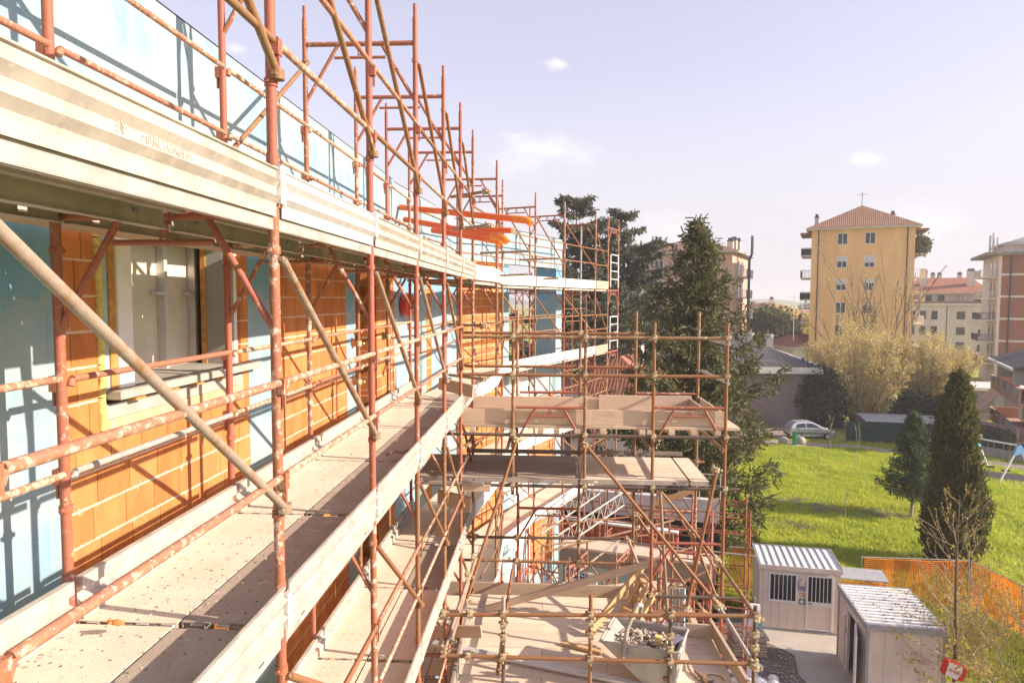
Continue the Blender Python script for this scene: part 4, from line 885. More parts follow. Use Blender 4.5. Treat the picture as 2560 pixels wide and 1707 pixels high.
# ================================================================== GROUND
def sheet(name, poly, z, m, kind='structure'):
    o = MB().add([(x, y, z) for x, y in poly], [tuple(range(len(poly)))], [[(x, y) for x, y in poly]]).build(name, m); o['kind'] = kind; return o
sheet('ground', [(-1500, -300), (1500, -300), (1500, 3000), (-1500, 3000)], G-.03, 'ground_turf')
sheet('site_ground', [(-3, -6), (14, -6), (13.2, 12), (12.3, 24.5), (8.6, 27.9), (6.6, 28.4), (6.0, 33), (3.5, 48), (-10, 48), (-10, 17), (-3, 12)], G-.012, 'site_soil')
sheet('site_concrete', [(7.55, 25.1), (10.6, 24.6), (10.6, 23.3), (9.9, 21.2), (9.2, 18.0), (8.3, 18.2), (8.25, 20.2), (8.05, 21.8), (8.35, 23.0), (7.6, 23.9), (6.5, 24.4), (6.7, 25.2)], G-.004, 'site_concrete')
sheet('park_path', [(17, 57.6), (19.3, 57.1), (25.0, 56.0), (31.3, 51.5), (40, 45.8), (41, 47.4), (32.2, 53.1), (25.3, 57.6), (19.9, 58.9), (17, 59.3)], G-.008, 'path_paving')
sheet('parking_ground', [(10, 60.5), (24.6, 60.6), (24.6, 64.8), (10, 65)], G-.01, 'path_paving')
sheet('swing_pad', [(28.4, 48.6), (30.0, 47.1), (35.5, 45.0), (36, 46.6), (31.5, 49.2), (29.5, 49.6)], G-.002, 'asphalt')
def vnoise(x, y, s, seed):               # smooth value noise for grass clumps
    rg = np.random.default_rng(seed); T = rg.random((64, 64)); x = x*s; y = y*s; xi = np.floor(x).astype(int); yi = np.floor(y).astype(int); fx = x-xi; fy_ = y-yi; fx = fx*fx*(3-2*fx); fy_ = fy_*fy_*(3-2*fy_)
    g = lambda i, j: T[(xi+i) % 64, (yi+j) % 64]
    return (g(0, 0)*(1-fx)+g(1, 0)*fx)*(1-fy_)+(g(0, 1)*(1-fx)+g(1, 1)*fx)*fy_
def in_poly(x, y, poly):
    ins = np.zeros(len(x), bool); n = len(poly)
    for i in range(n):
        (x0, y0), (x1, y1) = poly[i], poly[(i+1) % n]
        c_ = ((y0 > y) != (y1 > y)) & (x < (x1-x0)*(y-y0)/((y1-y0) if y1 != y0 else 1e-9)+x0); ins ^= c_
    return ins
def grass(name, poly, n, hmin, hmax, m='grass_blade', label='', z=G-.02, holes=()):
    xs = [p[0] for p in poly]; ys = [p[1] for p in poly]
    x = RNG.uniform(min(xs), max(xs), n); y = RNG.uniform(min(ys), max(ys), n); k = in_poly(x, y, poly)
    for h in holes: k &= ~in_poly(x, y, h)
    x, y = x[k], y[k]; cl_ = vnoise(x, y, .55, 3)*.55+vnoise(x, y, 1.7, 5)*.45
    bare = vnoise(x, y, .33, 9); k = ~((bare < .27) & (RNG.random(len(x)) < .6)); x, y, cl_ = x[k], y[k], cl_[k]
    h = (hmin+(hmax-hmin)*cl_**1.6)*RNG.uniform(.6, 1.25, len(x)); a = RNG.uniform(0, 2*math.pi, len(x)); wd = RNG.uniform(.012, .03, len(x))*(1+cl_*.6)
    Z = np.zeros_like(x); C = np.stack([x, y, Z+z], 1); A_ = np.stack([np.cos(a)*wd, np.sin(a)*wd, Z], 1)
    ln = RNG.normal(0, .38, (len(x), 2))*h[:, None]; B_ = np.stack([ln[:, 0], ln[:, 1], h], 1)
    o = quads_obj(name, C, A_, B_, m, None, tri=True); tag(o, label, 'grass'); o['kind'] = 'stuff'; return o
GRASS = [(8.4, 28.3), (12.4, 27.8), (16.9, 27.3), (19.5, 23.0), (26, 22), (38, 35), (40, 45.5), (31.3, 51.3), (25, 55.8), (19.3, 56.9), (9, 58), (6.2, 40), (6.3, 33), (6.8, 28.6)]
grass('lawn_grass', GRASS, 420000, .10, .42, label='tall bright green rough grass of the sunlit park lawn', holes=[[(28.4, 48.6), (30.0, 47.1), (35.5, 45.0), (36, 46.6), (31.5, 49.2), (29.5, 49.6)]])
grass('verge_grass', [(12.2, 24.6), (12.6, 27.1), (16.4, 27.0), (16.8, 24.9), (17.3, 20), (17.2, 16), (13, 12), (11.6, 19.5)], 85000, .12, .5, label='rough grass and weeds behind the dark roofed site cabin by the orange net')
grass('fence_grass', [(20, 59.0), (25.3, 57.9), (32.3, 53.6), (41, 47.8), (44, 52), (34.5, 57.0), (25.2, 59.2), (24, 60.3), (20, 60.4)], 70000, .08, .3, label='shaded grass strip between the path and the dark screen fence')
grass('corner_grass', [(6.3, 28.6), (8.4, 28.2), (8.5, 26.4), (7.6, 26.2), (6.3, 26.8)], 9000, .15, .6, label='tuft of long grass beside the left end of the orange net')
mb = MB()
for cx, cy in ((15.6, 39.5), (13.2, 36.5), (18.6, 38.6), (14.4, 41)):
    for i in range(70): a = random.random()*6.28; p = Vector((cx+random.gauss(0, .7), cy+random.gauss(0, .5), G+.05+random.random()*.12)); d = Vector((math.cos(a), math.sin(a), random.uniform(-.1, .2)))*random.uniform(.15, .45); mb.tube(p-d, p+d, .012, n=4)
o = tag(mb.build('dry_brush', 'grey_timber'), 'dry cut stalks lying in patches on the lawn', 'dry brush'); o['kind'] = 'stuff'
mb = MB()
for i in range(420):
    x, y = random.uniform(6.6, 8.2), random.uniform(18.5, 24)
    if in_poly(np.array([x]), np.array([y]), [(6.3, 18), (8.2, 18), (8.0, 21.5), (8.2, 22.9), (7.4, 23.9), (6.4, 24)])[0]:
        r_ = random.uniform(.02, .07); mb.ball((x, y, G+r_*.3), r_, 5, 3, (1, random.uniform(.6, 1), .6))
o = tag(mb.build('loose_gravel', 'concrete_grey'), 'loose gravel and clods beside the concrete yard', 'gravel'); o['kind'] = 'stuff'

# ================================================================== SITE CABINS
def cabin(name, label, org, ang, wd, dp, ht, build):
    t = thing(name, label, 'cabin', (org[0], org[1], G)); build(t, lambda: MB((org[0], org[1], G), ang), wd, dp, ht); return t
def cabin_front(t, L, wd, dp, ht):
    def add(name, m, par, *boxes, bevel=0):
        mb = L(); [mb.box(*b) for b in boxes]; return mb.build(name, m, par, bevel)
    w1, w2 = .34, 1.27; d1, d2 = 1.60, 2.50
    add('wall', 'cabin_cream', t, (0, w1, 0, .05, .08, ht), (w2, d1, 0, .05, .08, ht), (d2, wd, 0, .05, .08, ht), (w1, w2, 0, .05, .08, 1.12), (w1, w2, 0, .05, 2.12, ht), (d1, d2, 0, .05, 2.16, ht),
        (0, .05, .051, dp, .08, ht), (wd-.05, wd, .051, dp, .08, ht), (.051, wd-.051, dp-.05, dp, .08, ht))
    add('base_frame', 'grey_sheet', t, (-.01, wd+.01, -.01, dp+.01, -.03, .079))
    mb = L()
    for x in np.arange(.12, wd, .29):
        if not (w1-.03 < x < w2+.03 or d1-.03 < x < d2+.03): mb.box(x-.004, x+.004, -.0045, -.0005, .09, ht-.02)
        elif w1 < x < w2: mb.box(x-.004, x+.004, -.0045, -.0005, .09, 1.1)
    mb.build('panel_joint', 'stucco_grey', t)
    win_ = add('window', 'white_frame', t, (w1-.02, w2+.02, -.03, .06, 1.08, 1.13), (w1-.02, w2+.02, -.03, .06, 2.08, 2.13), (w1-.02, w1+.03, -.03, .06, 1.131, 2.079), (w2-.03, w2+.02, -.03, .06, 1.131, 2.079))
    add('pane', 'glass_dark', win_, (w1+.03, w2-.03, .02, .03, 1.13, 2.08))
    add('window_bars', 'white_frame', win_, *[(w1+.03+k*(w2-w1-.06)/6-.011, w1+.03+k*(w2-w1-.06)/6+.011, -.02, .0, 1.13, 2.08) for k in range(1, 6)])
    dr = add('door', 'white_frame', t, (d1, d1+.06, -.03, .06, .12, 2.15), (d2-.06, d2, -.03, .06, .12, 2.15), (d1+.06, d2-.06, -.03, .06, 2.08, 2.15), (d1+.06, d2-.06, -.03, .06, 1.04, 1.16), (d1+.06, d2-.06, -.03, .06, .12, .18))
    add('door_panel', 'cabin_cream', dr, (d1+.06, d2-.06, .0, .04, .18, 1.04)); add('pane', 'glass_dark', dr, (d1+.06, d2-.06, .02, .03, 1.16, 2.08))
    add('door_bars', 'white_frame', dr, *[(d1+.06+k*(d2-d1-.12)/6-.011, d1+.06+k*(d2-d1-.12)/6+.011, -.02, .0, 1.16, 2.08) for k in range(1, 6)])
    add('handle', 'ink_black', dr, (d1+.09, d1+.12, -.05, -.031, 1.08, 1.15), (d1+.121, d1+.22, -.05, -.035, 1.09, 1.11))
    mb = L(); mb.hexa([(-.04, -.06, ht), (wd+.04, -.06, ht), (wd+.04, dp+.06, ht+.02), (-.04, dp+.06, ht+.02), (-.04, -.06, ht+.05), (wd+.04, -.06, ht+.05), (wd+.04, dp+.06, ht+.12), (-.04, dp+.06, ht+.12)]); rf = mb.build('roof', 'plastic_white', t)
    add('roof_fascia', 'cabin_cream', rf, (-.05, wd+.05, -.085, -.061, ht-.10, ht+.07)); mb = L()
    for k in range(12): x = .02+k*(wd-.04)/11; mb.beam((x, -.05, ht+.068), (x, dp+.05, ht+.138), .035, .04)
    mb.build('roof_rib', 'grey_sheet', rf); mb = L()
    for x in (-.045, wd+.045): mb.beam((x, -.06, ht+.075), (x, dp+.06, ht+.145), .03, .06)
    mb.beam((-.06, dp+.065, ht+.12), (wd+.06, dp+.065, ht+.12), .03, .08); mb.build('roof_edge', 'grey_sheet', rf)
    sg = add('sign', 'sign_blue', t, (1.31, 1.57, -.014, -.006, 1.56, 1.69)); sg['label'] = 'blue notice'
    add('sign_text', 'sign_white', sg, (1.325, 1.36, -.017, -.0145, 1.585, 1.655), (1.385, 1.395, -.017, -.0145, 1.585, 1.655), (1.42, 1.455, -.017, -.0145, 1.585, 1.61), (1.42, 1.43, -.017, -.0145, 1.611, 1.655), (1.445, 1.455, -.017, -.0145, 1.611, 1.655), (1.48, 1.555, -.017, -.0145, 1.63, 1.645), (1.48, 1.49, -.017, -.0145, 1.585, 1.629), (1.51, 1.52, -.017, -.0145, 1.585, 1.629), (1.545, 1.555, -.017, -.0145, 1.585, 1.629))
    sg = add('sign', 'sign_orange', t, (1.38, 1.53, -.014, -.006, 1.31, 1.46)); sg['label'] = 'small orange notice'
    add('sign_text', 'sign_white', sg, (1.40, 1.425, -.017, -.0145, 1.34, 1.44), (1.44, 1.47, -.017, -.0145, 1.34, 1.37), (1.44, 1.47, -.017, -.0145, 1.39, 1.42))
    sg = add('sign', 'sign_green', t, (1.36, 1.56, -.014, -.006, 1.04, 1.24)); sg['label'] = 'green first aid sign with white cross'
    add('white_cross', 'sign_white', sg, (1.435, 1.485, -.017, -.0145, 1.07, 1.21), (1.39, 1.4345, -.017, -.0145, 1.115, 1.165), (1.4855, 1.53, -.017, -.0145, 1.115, 1.165))
    add('junction_box', 'sign_white', t, (1.42, 1.51, -.05, -.006, 1.86, 1.97)); mb = L()
    for q in range(3): mb.path([(1.45+(.12+.012*q)*math.cos(a), -.02-.006*q, 1.80+(.15+.012*q)*math.sin(a)) for a in np.linspace(.9+.2*q, 6.6, 18)], .006, 5)
    mb.path([(1.5, -.02, 1.7), (1.56, -.02, 1.2), (1.60, -.035, .95), (1.72, -.06, .6), (1.76, -.06, .35), (1.72, -.06, .2)], .006, 5); mb.build('cable', 'stucco_grey', t)
cabin('site_cabin', 'cream site cabin with barred window, barred door and a green first aid sign', (7.69, 24.86), math.atan2(-.43, 2.70), 2.73, 1.75, 2.36, cabin_front)
def cabin_near(t, L, wd, dp, ht):
    def add(name, m, par, *boxes, bevel=0):
        mb = L(); [mb.box(*b) for b in boxes]; return mb.build(name, m, par, bevel)
    e1, e2 = .95, 1.80                       # doorway in the left long side
    add('wall', 'cabin_cream', t, (.0, wd, 0, .05, 0, ht), (wd-.05, wd, .051, dp, 0, ht), (.051, wd-.051, dp-.05, dp, 0, ht), (0, .05, .051, e1, 0, ht), (0, .05, e2, dp, 0, ht), (0, .05, e1, e2, 2.06, ht))
    add('floor', 'grey_timber', t, (.06, wd-.06, .06, dp-.06, .02, .08))
    mb = L()
    for x in (.48, .97, 1.46, 1.95): mb.box(x-.004, x+.004, -.004, -.0005, .05, ht-.02)
    for y in (1.75, 2.25): mb.box(-.004, -.0005, y-.004, y+.004, .05, ht-.02)
    mb.build('panel_joint', 'stucco_grey', t)
    add('corner_trim', 'grey_sheet', t, (-.03, .05, -.03, -.0055, 0, ht), (-.03, -.0055, -.005, .06, 0, ht), (wd-.05, wd+.03, -.03, -.0055, 0, ht), (-.03, -.0055, dp-.06, dp+.03, 0, ht))
    rf = add('roof', 'roof_sheet_shaded', t, (-.02, wd+.02, -.02, dp+.02, ht, ht+.05)); mb = L()  # sheet colour carries the valley shade
    for k in range(13): y = .10+k*(dp-.2)/12; mb.extrude([(-.055, 0), (-.045, .06), (.045, .06), (.055, 0)], (-.0, y, ht+.051), (wd, y, ht+.051), (0, 0, 1), (0, 1, 0))
    mb.build('roof_rib', 'plastic_white', rf)
    add('roof_edge', 'grey_sheet', rf, (-.05, wd+.05, -.06, -.021, ht-.09, ht+.10), (-.05, wd+.05, dp+.021, dp+.06, ht-.09, ht+.10), (-.06, -.021, -.02, dp+.02, ht-.09, ht+.10), (wd+.021, wd+.06, -.02, dp+.02, ht-.09, ht+.10))
    dr = add('door', 'white_frame', t, (-.03, .06, e1-.05, e1-.001, .05, 2.1), (-.03, .06, e2+.001, e2+.05, .05, 2.1), (-.03, .06, e1, e2, 2.061, 2.1)); mb = L()
    hx, hy = -.045, e1-.02; dx, dy = -.26, -.965
    def lp(u_, z): return (hx+dx*u_, hy+dy*u_, z)
    for p, q, w_, h in ((lp(0, .07), lp(.85, .07), .04, .09), (lp(0, 1.0), lp(.85, 1.0), .04, .10), (lp(0, 2.02), lp(.85, 2.02), .04, .08)): mb.beam(p, q, w_, h)
    for u_ in (.02, .83): mb.beam(lp(u_, .1), lp(u_, 2.0), .05, .05, (1, 0, 0))
    lf = mb.build('door_leaf', 'white_frame', dr); mb = L(); mb.beam(lp(.04, .53), lp(.82, .53), .025, .85); mb.build('leaf_panel', 'cabin_cream', dr); mb = L(); mb.beam(lp(.04, 1.51), lp(.82, 1.51), .015, .93); mb.build('leaf_pane', 'glass_dark', dr)
    mb = L(); mb.tube(lp(.76, 1.04), (lp(.76, 1.04)[0]+.02, lp(.76, 1.04)[1]-.09, 1.04), .012, n=6); mb.build('handle', 'ink_black', dr)
    add('hanging_lamp_box', 'sign_white', t, (-.06, -.006, 1.95, 2.05, 1.82, 2.08)); mb = L(); mb.path([(-.02, 2.0, 1.83), (-.02, 2.03, 1.0), (-.02, 2.01, .1)], .008, 5); mb.build('cable', 'ink_black', t)
    sg = add('sign', 'sign_blue', t, (-.012, -.006, 1.87, 1.98, 1.22, 1.40)); add('paper_notice', 'sign_white', t, (-.012, -.006, 1.86, 2.02, 1.45, 1.75))
ca2 = math.atan2(-.26, 2.07)
cabin('site_cabin', 'nearer site cabin with grey edged corrugated roof and its side door standing open', (9.42, 20.22), ca2, 2.09, 2.85, 2.38, cabin_near)
cl_o = Vector((11.45, 20.7)); mb = MB()
for i in range(150):
    u_, v_ = random.random()**.6, random.random(); x, y = 9.42+2.0*u_, 20.3+2.6*v_
    mb.ball((x+v_*.3, y-u_*.26, G+2.38+.10), random.uniform(.012, .03), 5, 3)
o = tag(mb.build('plane_tree_fruits', 'tree_bark'), 'small dark seed balls fallen on the corrugated cabin roof', 'seed balls'); o['kind'] = 'stuff'
# stack of boards, white sacks, bottle beside the cabin
st = thing('board_stack', 'stack of worn boards and pallets between the loading tower and the cream cabin', 'board stack', (6.7, 23.2, G))
for k in range(9): y0 = 22.7+random.uniform(-.05, .05); MB().box(6.25+random.uniform(-.05, .05), 7.35+random.uniform(-.05, .05), y0, y0+.9, G+.02+k*.085, G+.075+k*.085).build('board', 'old_timber', st)
for x in (6.9, 7.16): MB().box(x, x+.06, 23.65, 23.75, G, G+1.65).build('upright_board', 'grey_timber', st)
MB().hexa([(6.75, 23.3, G+.80), (7.3, 23.25, G+.80), (7.3, 23.5, G+.80), (6.75, 23.5, G+.80), (6.75, 23.46, G+1.55), (7.3, 23.44, G+1.5), (7.3, 23.5, G+1.5), (6.75, 23.52, G+1.55)]).build('leaning_sheet', 'plastic_white', st)
mb = MB(); mb.tube((7.2, 23.1, G+.80), (7.2, 23.1, G+1.02), .055, n=12); mb.tube((7.2, 23.1, G+1.02), (7.2, 23.1, G+1.12), .055, .018, n=12); mb.tube((7.2, 23.1, G+1.12), (7.2, 23.1, G+1.15), .02, n=10); tag(mb.build('water_bottle', 'bottle_blue'), 'pale blue plastic water bottle on the board stack', 'bottle')
mb = MB()
for i in range(40): mb.ball((6.25+random.gauss(0, .28), 20.9+random.gauss(0, .5), G+.12+random.random()*.22), random.uniform(.1, .24), 7, 5, (1, 1, .7))
tag(mb.build('white_sacks', 'plastic_white'), 'crumpled heap of white plastic sacks on the ground right of the timber platform', 'sack heap')

# ================================================================== ORANGE NET FENCES
def net(t, p, q, z0, z1, m='net_orange', stepx=.062, stepz=.075, sag=.03):
    p, q = Vector(p), Vector(q); d = (q-p); L = d.length; d = d.normalized(); n_ = Vector((d.y, -d.x)); mb = MB(); nx = int(L/stepx); nz = int((z1-z0)/stepz)
    def pos(u_, v_): wob_ = .035*math.sin(u_*2.3+v_*3)+.02*math.sin(u_*5.1-v_*2); c_ = p+d*u_+n_*wob_; return Vector((c_.x, c_.y, z0+(z1-z0)*v_-sag*math.sin(u_*1.7)**2*v_))
    for i in range(nx+1): mb.path([pos(i*stepx, v_) for v_ in (0, .33, .66, 1)],  .017, 3)
    ns = max(2, int(L/.5))
    for j in range(nz+1): mb.path([pos(L*k/ns, j/nz) for k in range(ns+1)], .017 if j not in (0, nz) else .02, 3)
    return mb.build('net', m, t)
def netfence(label, pts, z0=G+.05, z1=G+1.82):
    t = thing('net_fence', label, 'fence', (pts[0][0], pts[0][1], G), 'orange net fence runs on site edge')
    for p in pts: MB().tube((p[0], p[1], G-.3), (p[0], p[1], z1+.04), .024, n=8).build('fence_post', 'pipe_grey', t)
    mb = MB()
    for p, q in zip(pts, pts[1:]): mb.tube((p[0], p[1], z1+.02), (q[0], q[1], z1+.02), .02, n=6)
    mb.build('top_rail', 'pipe_grey', t)
    return t
t = netfence('short piece of orange net fence left of the cream cabin', [(7.45, 28.1), (8.55, 27.95), (10.9, 27.75)]); net(t, (7.45, 28.08), (8.45, 27.94), G+.15, G+1.80)
mb = MB(); [mb.path([(8.5+.12*k, 27.95-.01*k, G+.1), (8.5+.12*k, 27.95-.01*k, G+1.8)], .006, 3) for k in range(9)]; [mb.path([(8.5, 27.95, z), (9.6, 27.86, z)], .006, 3) for z in (G+.1, G+.6, G+1.1)]; mb.build('wire_panel', 'pipe_grey', t)
t = netfence('middle run of orange net fence between the cabins and the cypress', [(12.4, 27.3), (14.4, 27.25), (16.45, 27.2)]); net(t, (12.5, 27.25), (16.45, 27.15), G+.05, G+1.80)
t = netfence('right run of orange net fence turning towards the budding bush', [(16.5, 27.15), (16.95, 24.9), (17.4, 21.5), (17.8, 17.5)]); net(t, (16.52, 27.1), (16.95, 24.9), G+.05, G+1.80); net(t, (16.95, 24.9), (17.4, 21.5), G+.05, G+1.8); net(t, (17.4, 21.5), (17.8, 17.5), G+.05, G+1.8)
rk = thing('sheet_rack', 'rack covered by a silvery sheet behind the cream cabin with orange net on its front', 'rack', (12.0, 26.3, G))
MB().hexa([(10.6, 26.2, G+1.42), (12.75, 25.8, G+1.42), (12.9, 26.7, G+1.52), (10.75, 27.1, G+1.52), (10.6, 26.2, G+1.46), (12.75, 25.8, G+1.46), (12.9, 26.7, G+1.56), (10.75, 27.1, G+1.56)]).build('cover_sheet', 'grey_sheet', rk)
[MB().box(x-.05, x+.05, y-.05, y+.05, G-.1, G+1.42).build('leg', 'old_timber', rk) for x, y in ((10.75, 26.25), (12.68, 25.9), (12.8, 26.6), (10.85, 26.95))]; net(rk, (10.75, 26.15), (12.68, 25.8), G+.1, G+1.38)

# ================================================================== PARK FURNITURE, CAR, FENCES
sw = thing('swing_set', 'blue topped metal swing set with pale slanted legs on the lawn', 'swing', (30.4, 47.5, G))
def sleg(a, b): MB().tube(a, b, .06, n=10).build('leg', 'white_frame', sw)
TA, TB = Vector((29.95, 49.3, G+2.35)), Vector((31.05, 46.6, G+2.42))
for tp, (lx, ly), (rx, ry) in ((TA, (28.95, 48.9), (31.3, 50.0)), (TB, (29.75, 46.4), (32.1, 46.7))):
    sleg((lx, ly, G), tp); sleg((rx, ry, G), tp)
    d = Vector((rx-lx, ry-ly, 0)).normalized(); mb = MB()
    pr = [tp+d*x_+Vector((0, 0, z_)) for x_, z_ in ((-.42, -.62), (-.2, -.05), (0, .08), (.2, -.05), (.42, -.62), (.25, -.66), (0, -.55), (-.25, -.66))]; n_ = d.cross(Vector((0, 0, 1)))*.07
    vs = [p-n_ for p in pr]+[p+n_ for p in pr]; mb.add(vs, [tuple(range(8)), tuple(range(15, 7, -1))]+[(k+8, (k+1) % 8+8, (k+1) % 8, k) for k in range(8)]); mb.build('top_bracket', 'swing_blue', sw)
MB().tube(TA, TB, .055, n=10).build('cross_bar', 'white_frame', sw)
for q, nm in ((.35, 0), (.72, 1)):
    c_ = TA.lerp(TB, q); mb = MB(); [mb.tube(c_+Vector((dx, 0, 0)), c_+Vector((dx, 0, -1.75)), .012, n=5) for dx in (-.2, .2)]; ch_ = mb.build('chain', 'pipe_grey', sw); MB().box(c_.x-.24, c_.x+.24, c_.y-.13, c_.y+.13, G+.52, G+.60).build('seat', 'rubber', ch_)
fo = thing('drinking_post', 'slim green drinking fountain post beside the park path', 'fountain', (20.2, 57.1, G))
MB().box(20.06, 20.34, 56.97, 57.25, G-.05, G+1.1).build('post_body', 'bin_green', fo, .02); MB().box(20.03, 20.37, 56.94, 57.28, G+1.1, G+1.16).build('post_cap', 'bin_green', fo, .02); MB().tube((20.2, 56.97, G+.8), (20.2, 56.8, G+.78), .03, n=8).build('spout', 'steel_bright', fo); MB().box(19.85, 20.65, 56.6, 57.4, G-.1, G+.05).build('basin', 'concrete_grey', fo, .02)
for i, (x, y) in enumerate(((19.45, 57.6), (20.9, 57.7))): tag(MB().ball((x, y, G+.28), .42, 12, 8, (1, 1, .85)).build('stone_ball', 'concrete_grey'), ('left round mossy stone bollard beside the green fountain post', 'right round mossy stone bollard behind the green fountain post')[i], 'bollard', 'stone bollards by the fountain')
# car
cr = thing('parked_car', 'silver five door hatchback parked before the dark hedge', 'car', (22.6, 60.4, G)); cang_ = .03
CL = lambda: MB((22.6, 60.4, G), cang_)
low = [(-1.95, .30), (-1.93, .62), (-1.90, .98), (-1.2, 1.0), (.55, .99), (.95, .96), (1.55, .80), (1.86, .66), (1.95, .42), (1.93, .22), (-1.9, .22)]
upr = [(-1.90, .985), (-1.62, 1.34), (-1.35, 1.47), (-.5, 1.52), (.05, 1.47), (.55, 1.22), (.97, .965)]
mb = CL(); n_ = len(low)
for sgn in (-1, 1):
    pass
def loft(mb, prof, wfun, smooth=False):
    n_ = len(prof); vs = [(x, -wfun(x, z), z) for x, z in prof]+[(x, wfun(x, z), z) for x, z in prof]
    mb.add(vs, [tuple(range(n_)), tuple(range(2*n_-1, n_-1, -1))]+[(k+n_, (k+1) % n_+n_, (k+1) % n_, k) for k in range(n_)]); return mb
loft(mb, low, lambda x, z: .82-(.10 if z < .3 else 0)-(.09 if abs(x) > 1.8 else 0)); bd = mb.build('body', 'car_silver', cr, .035)
mb = CL(); loft(mb, upr, lambda x, z: .78-(z-.96)*.36); mb.build('cabin_shell', 'car_silver', bd, .03)
def carpane(name, pts, yy, m='glass_dark'):
    mb = CL(); 
    vs = [(x, -(.795-(z-.96)*.36)-.004 if yy < 0 else (.795-(z-.96)*.36)+.004, z) for x, z in pts]; vb = [(x, y+(.012 if yy < 0 else -.012), z) for x, y, z in vs]; n_ = len(pts)
    f = [tuple(range(n_)), tuple(range(2*n_-1, n_-1, -1))]+[(k+n_, (k+1) % n_+n_, (k+1) % n_, k) for k in range(n_)]; mb.add(vs+vb, f); return mb.build(name, m, bd)
for yy in (-1, 1): carpane('side_window', [(-1.48, 1.02), (-1.32, 1.33), (-.62, 1.40), (-.60, 1.02)], yy); carpane('side_window', [(-.52, 1.02), (-.53, 1.40), (.0, 1.37), (.42, 1.16), (.62, 1.02)], yy)
mb = CL(); mb.hexa([(.63, -.60, 1.19), (1.0, -.66, .98), (1.0, .66, .98), (.63, .60, 1.19), (.12, -.55, 1.455), (.14, -.55, 1.465), (.14, .55, 1.465), (.12, .55, 1.455)]); mb.build('windscreen', 'glass_dark', bd)
for y in (-.83, .83): mb = CL(); mb.box(-1.25, .9, y-.012, y+.012, .50, .58); mb.build('side_strip', 'car_trim', bd)
mb = CL(); mb.box(1.84, 1.985, -.70, .70, .28, .40); mb.box(-1.985, -1.88, -.70, .70, .30, .45); mb.build('bumper', 'car_trim', bd)
for yy in (-1, 1):
    mb = CL(); mb.box(1.60, 1.86, yy*.68-.08, yy*.68+.08, .62, .75); mb.build('headlight', 'sign_white', cr, .02); mb = CL(); mb.box(.50, .66, yy*.93-.10, yy*.93+.07, 1.0, 1.11); mb.build('mirror', 'car_silver', cr, .02)
    for x in (-.45, -1.3): mb = CL(); mb.box(x-.10, x+.10, yy*.838-.01, yy*.838+.01, .87, .91); mb.build('door_handle', 'car_trim', bd)
    for x in (-1.25, 1.22):
        mb = CL(); mb.tube((x, yy*.66, .30), (x, yy*.84, .30), .30, n=20); wl = mb.build('wheel', 'rubber', cr); mb = CL(); mb.tube((x, yy*.78, .30), (x, yy*.852, .30), .19, n=16); mb.tube((x, yy*.80, .30), (x, yy*.862, .30), .05, n=8); mb.build('rim', 'alloy', wl)
# dark screen fence with the white shed behind
def screen(label, pts, h, m='fence_screen'):
    t = thing('screen_fence', label, 'fence', (pts[0][0], pts[0][1], G), 'dark screened fences by the car park'); mb = MB(); mp = MB()
    for p, q in zip(pts, pts[1:]):
        p, q = Vector(p), Vector(q); k_ = max(2, int((q-p).length/.6)); d = (q-p).normalized(); n_ = Vector((d.y, -d.x))
        for k in range(k_):
            a, b = p.lerp(q, k/k_)+n_*.03*math.sin(k*1.9), p.lerp(q, (k+1)/k_)+n_*.03*math.sin((k+1)*1.9)
            mb.quad((a.x, a.y, G), (b.x, b.y, G), (b.x, b.y, G+h+.03*math.sin(k*.8)), (a.x, a.y, G+h+.03*math.sin((k-1)*.8))); mb.quad((b.x, b.y+.03, G), (a.x, a.y+.03, G), (a.x, a.y+.03, G+h), (b.x, b.y+.03, G+h))
            if k % 4 == 0: MB().tube((a.x, a.y+.08, G), (a.x, a.y+.08, G+h+.08), .03, n=6).build('fence_post', 'pipe_grey', t)
    mb.build('screen_cloth', m, t); return t
screen('long dark green screen fence behind the lawn right of the car', [(25.2, 59.2), (29, 58.6), (33.0, 57.9), (35.5, 57.3)], 1.72)
sh = thing('corrugated_shed', 'low shed with bright white corrugated roof behind the dark screen fence', 'shed', (31, 64, G))
MB().prism([(28.0, 62.2), (34.6, 61.2), (34.9, 63.6), (28.3, 64.6)], G-.1, G+1.3).build('shed_wall', 'wall_mauve', sh); mb = MB(); mb.hexa([(27.9, 61.6, G+1.32), (34.8, 60.6, G+1.30), (35.1, 63.4, G+1.52), (28.2, 64.4, G+1.54), (27.9, 61.6, G+1.37), (34.8, 60.6, G+1.35), (35.1, 63.4, G+1.58), (28.2, 64.4, G+1.60)]); rf = mb.build('roof', 'plastic_white', sh); mb = MB()
for k in range(27): a = Vector((27.95, 61.6, G+1.385)).lerp(Vector((34.75, 60.6, G+1.365)), k/26); b = Vector((28.25, 64.4, G+1.615)).lerp(Vector((35.05, 63.4, G+1.595)), k/26); mb.beam(a, b, .06, .05)
mb.build('roof_rib', 'grey_sheet', rf)

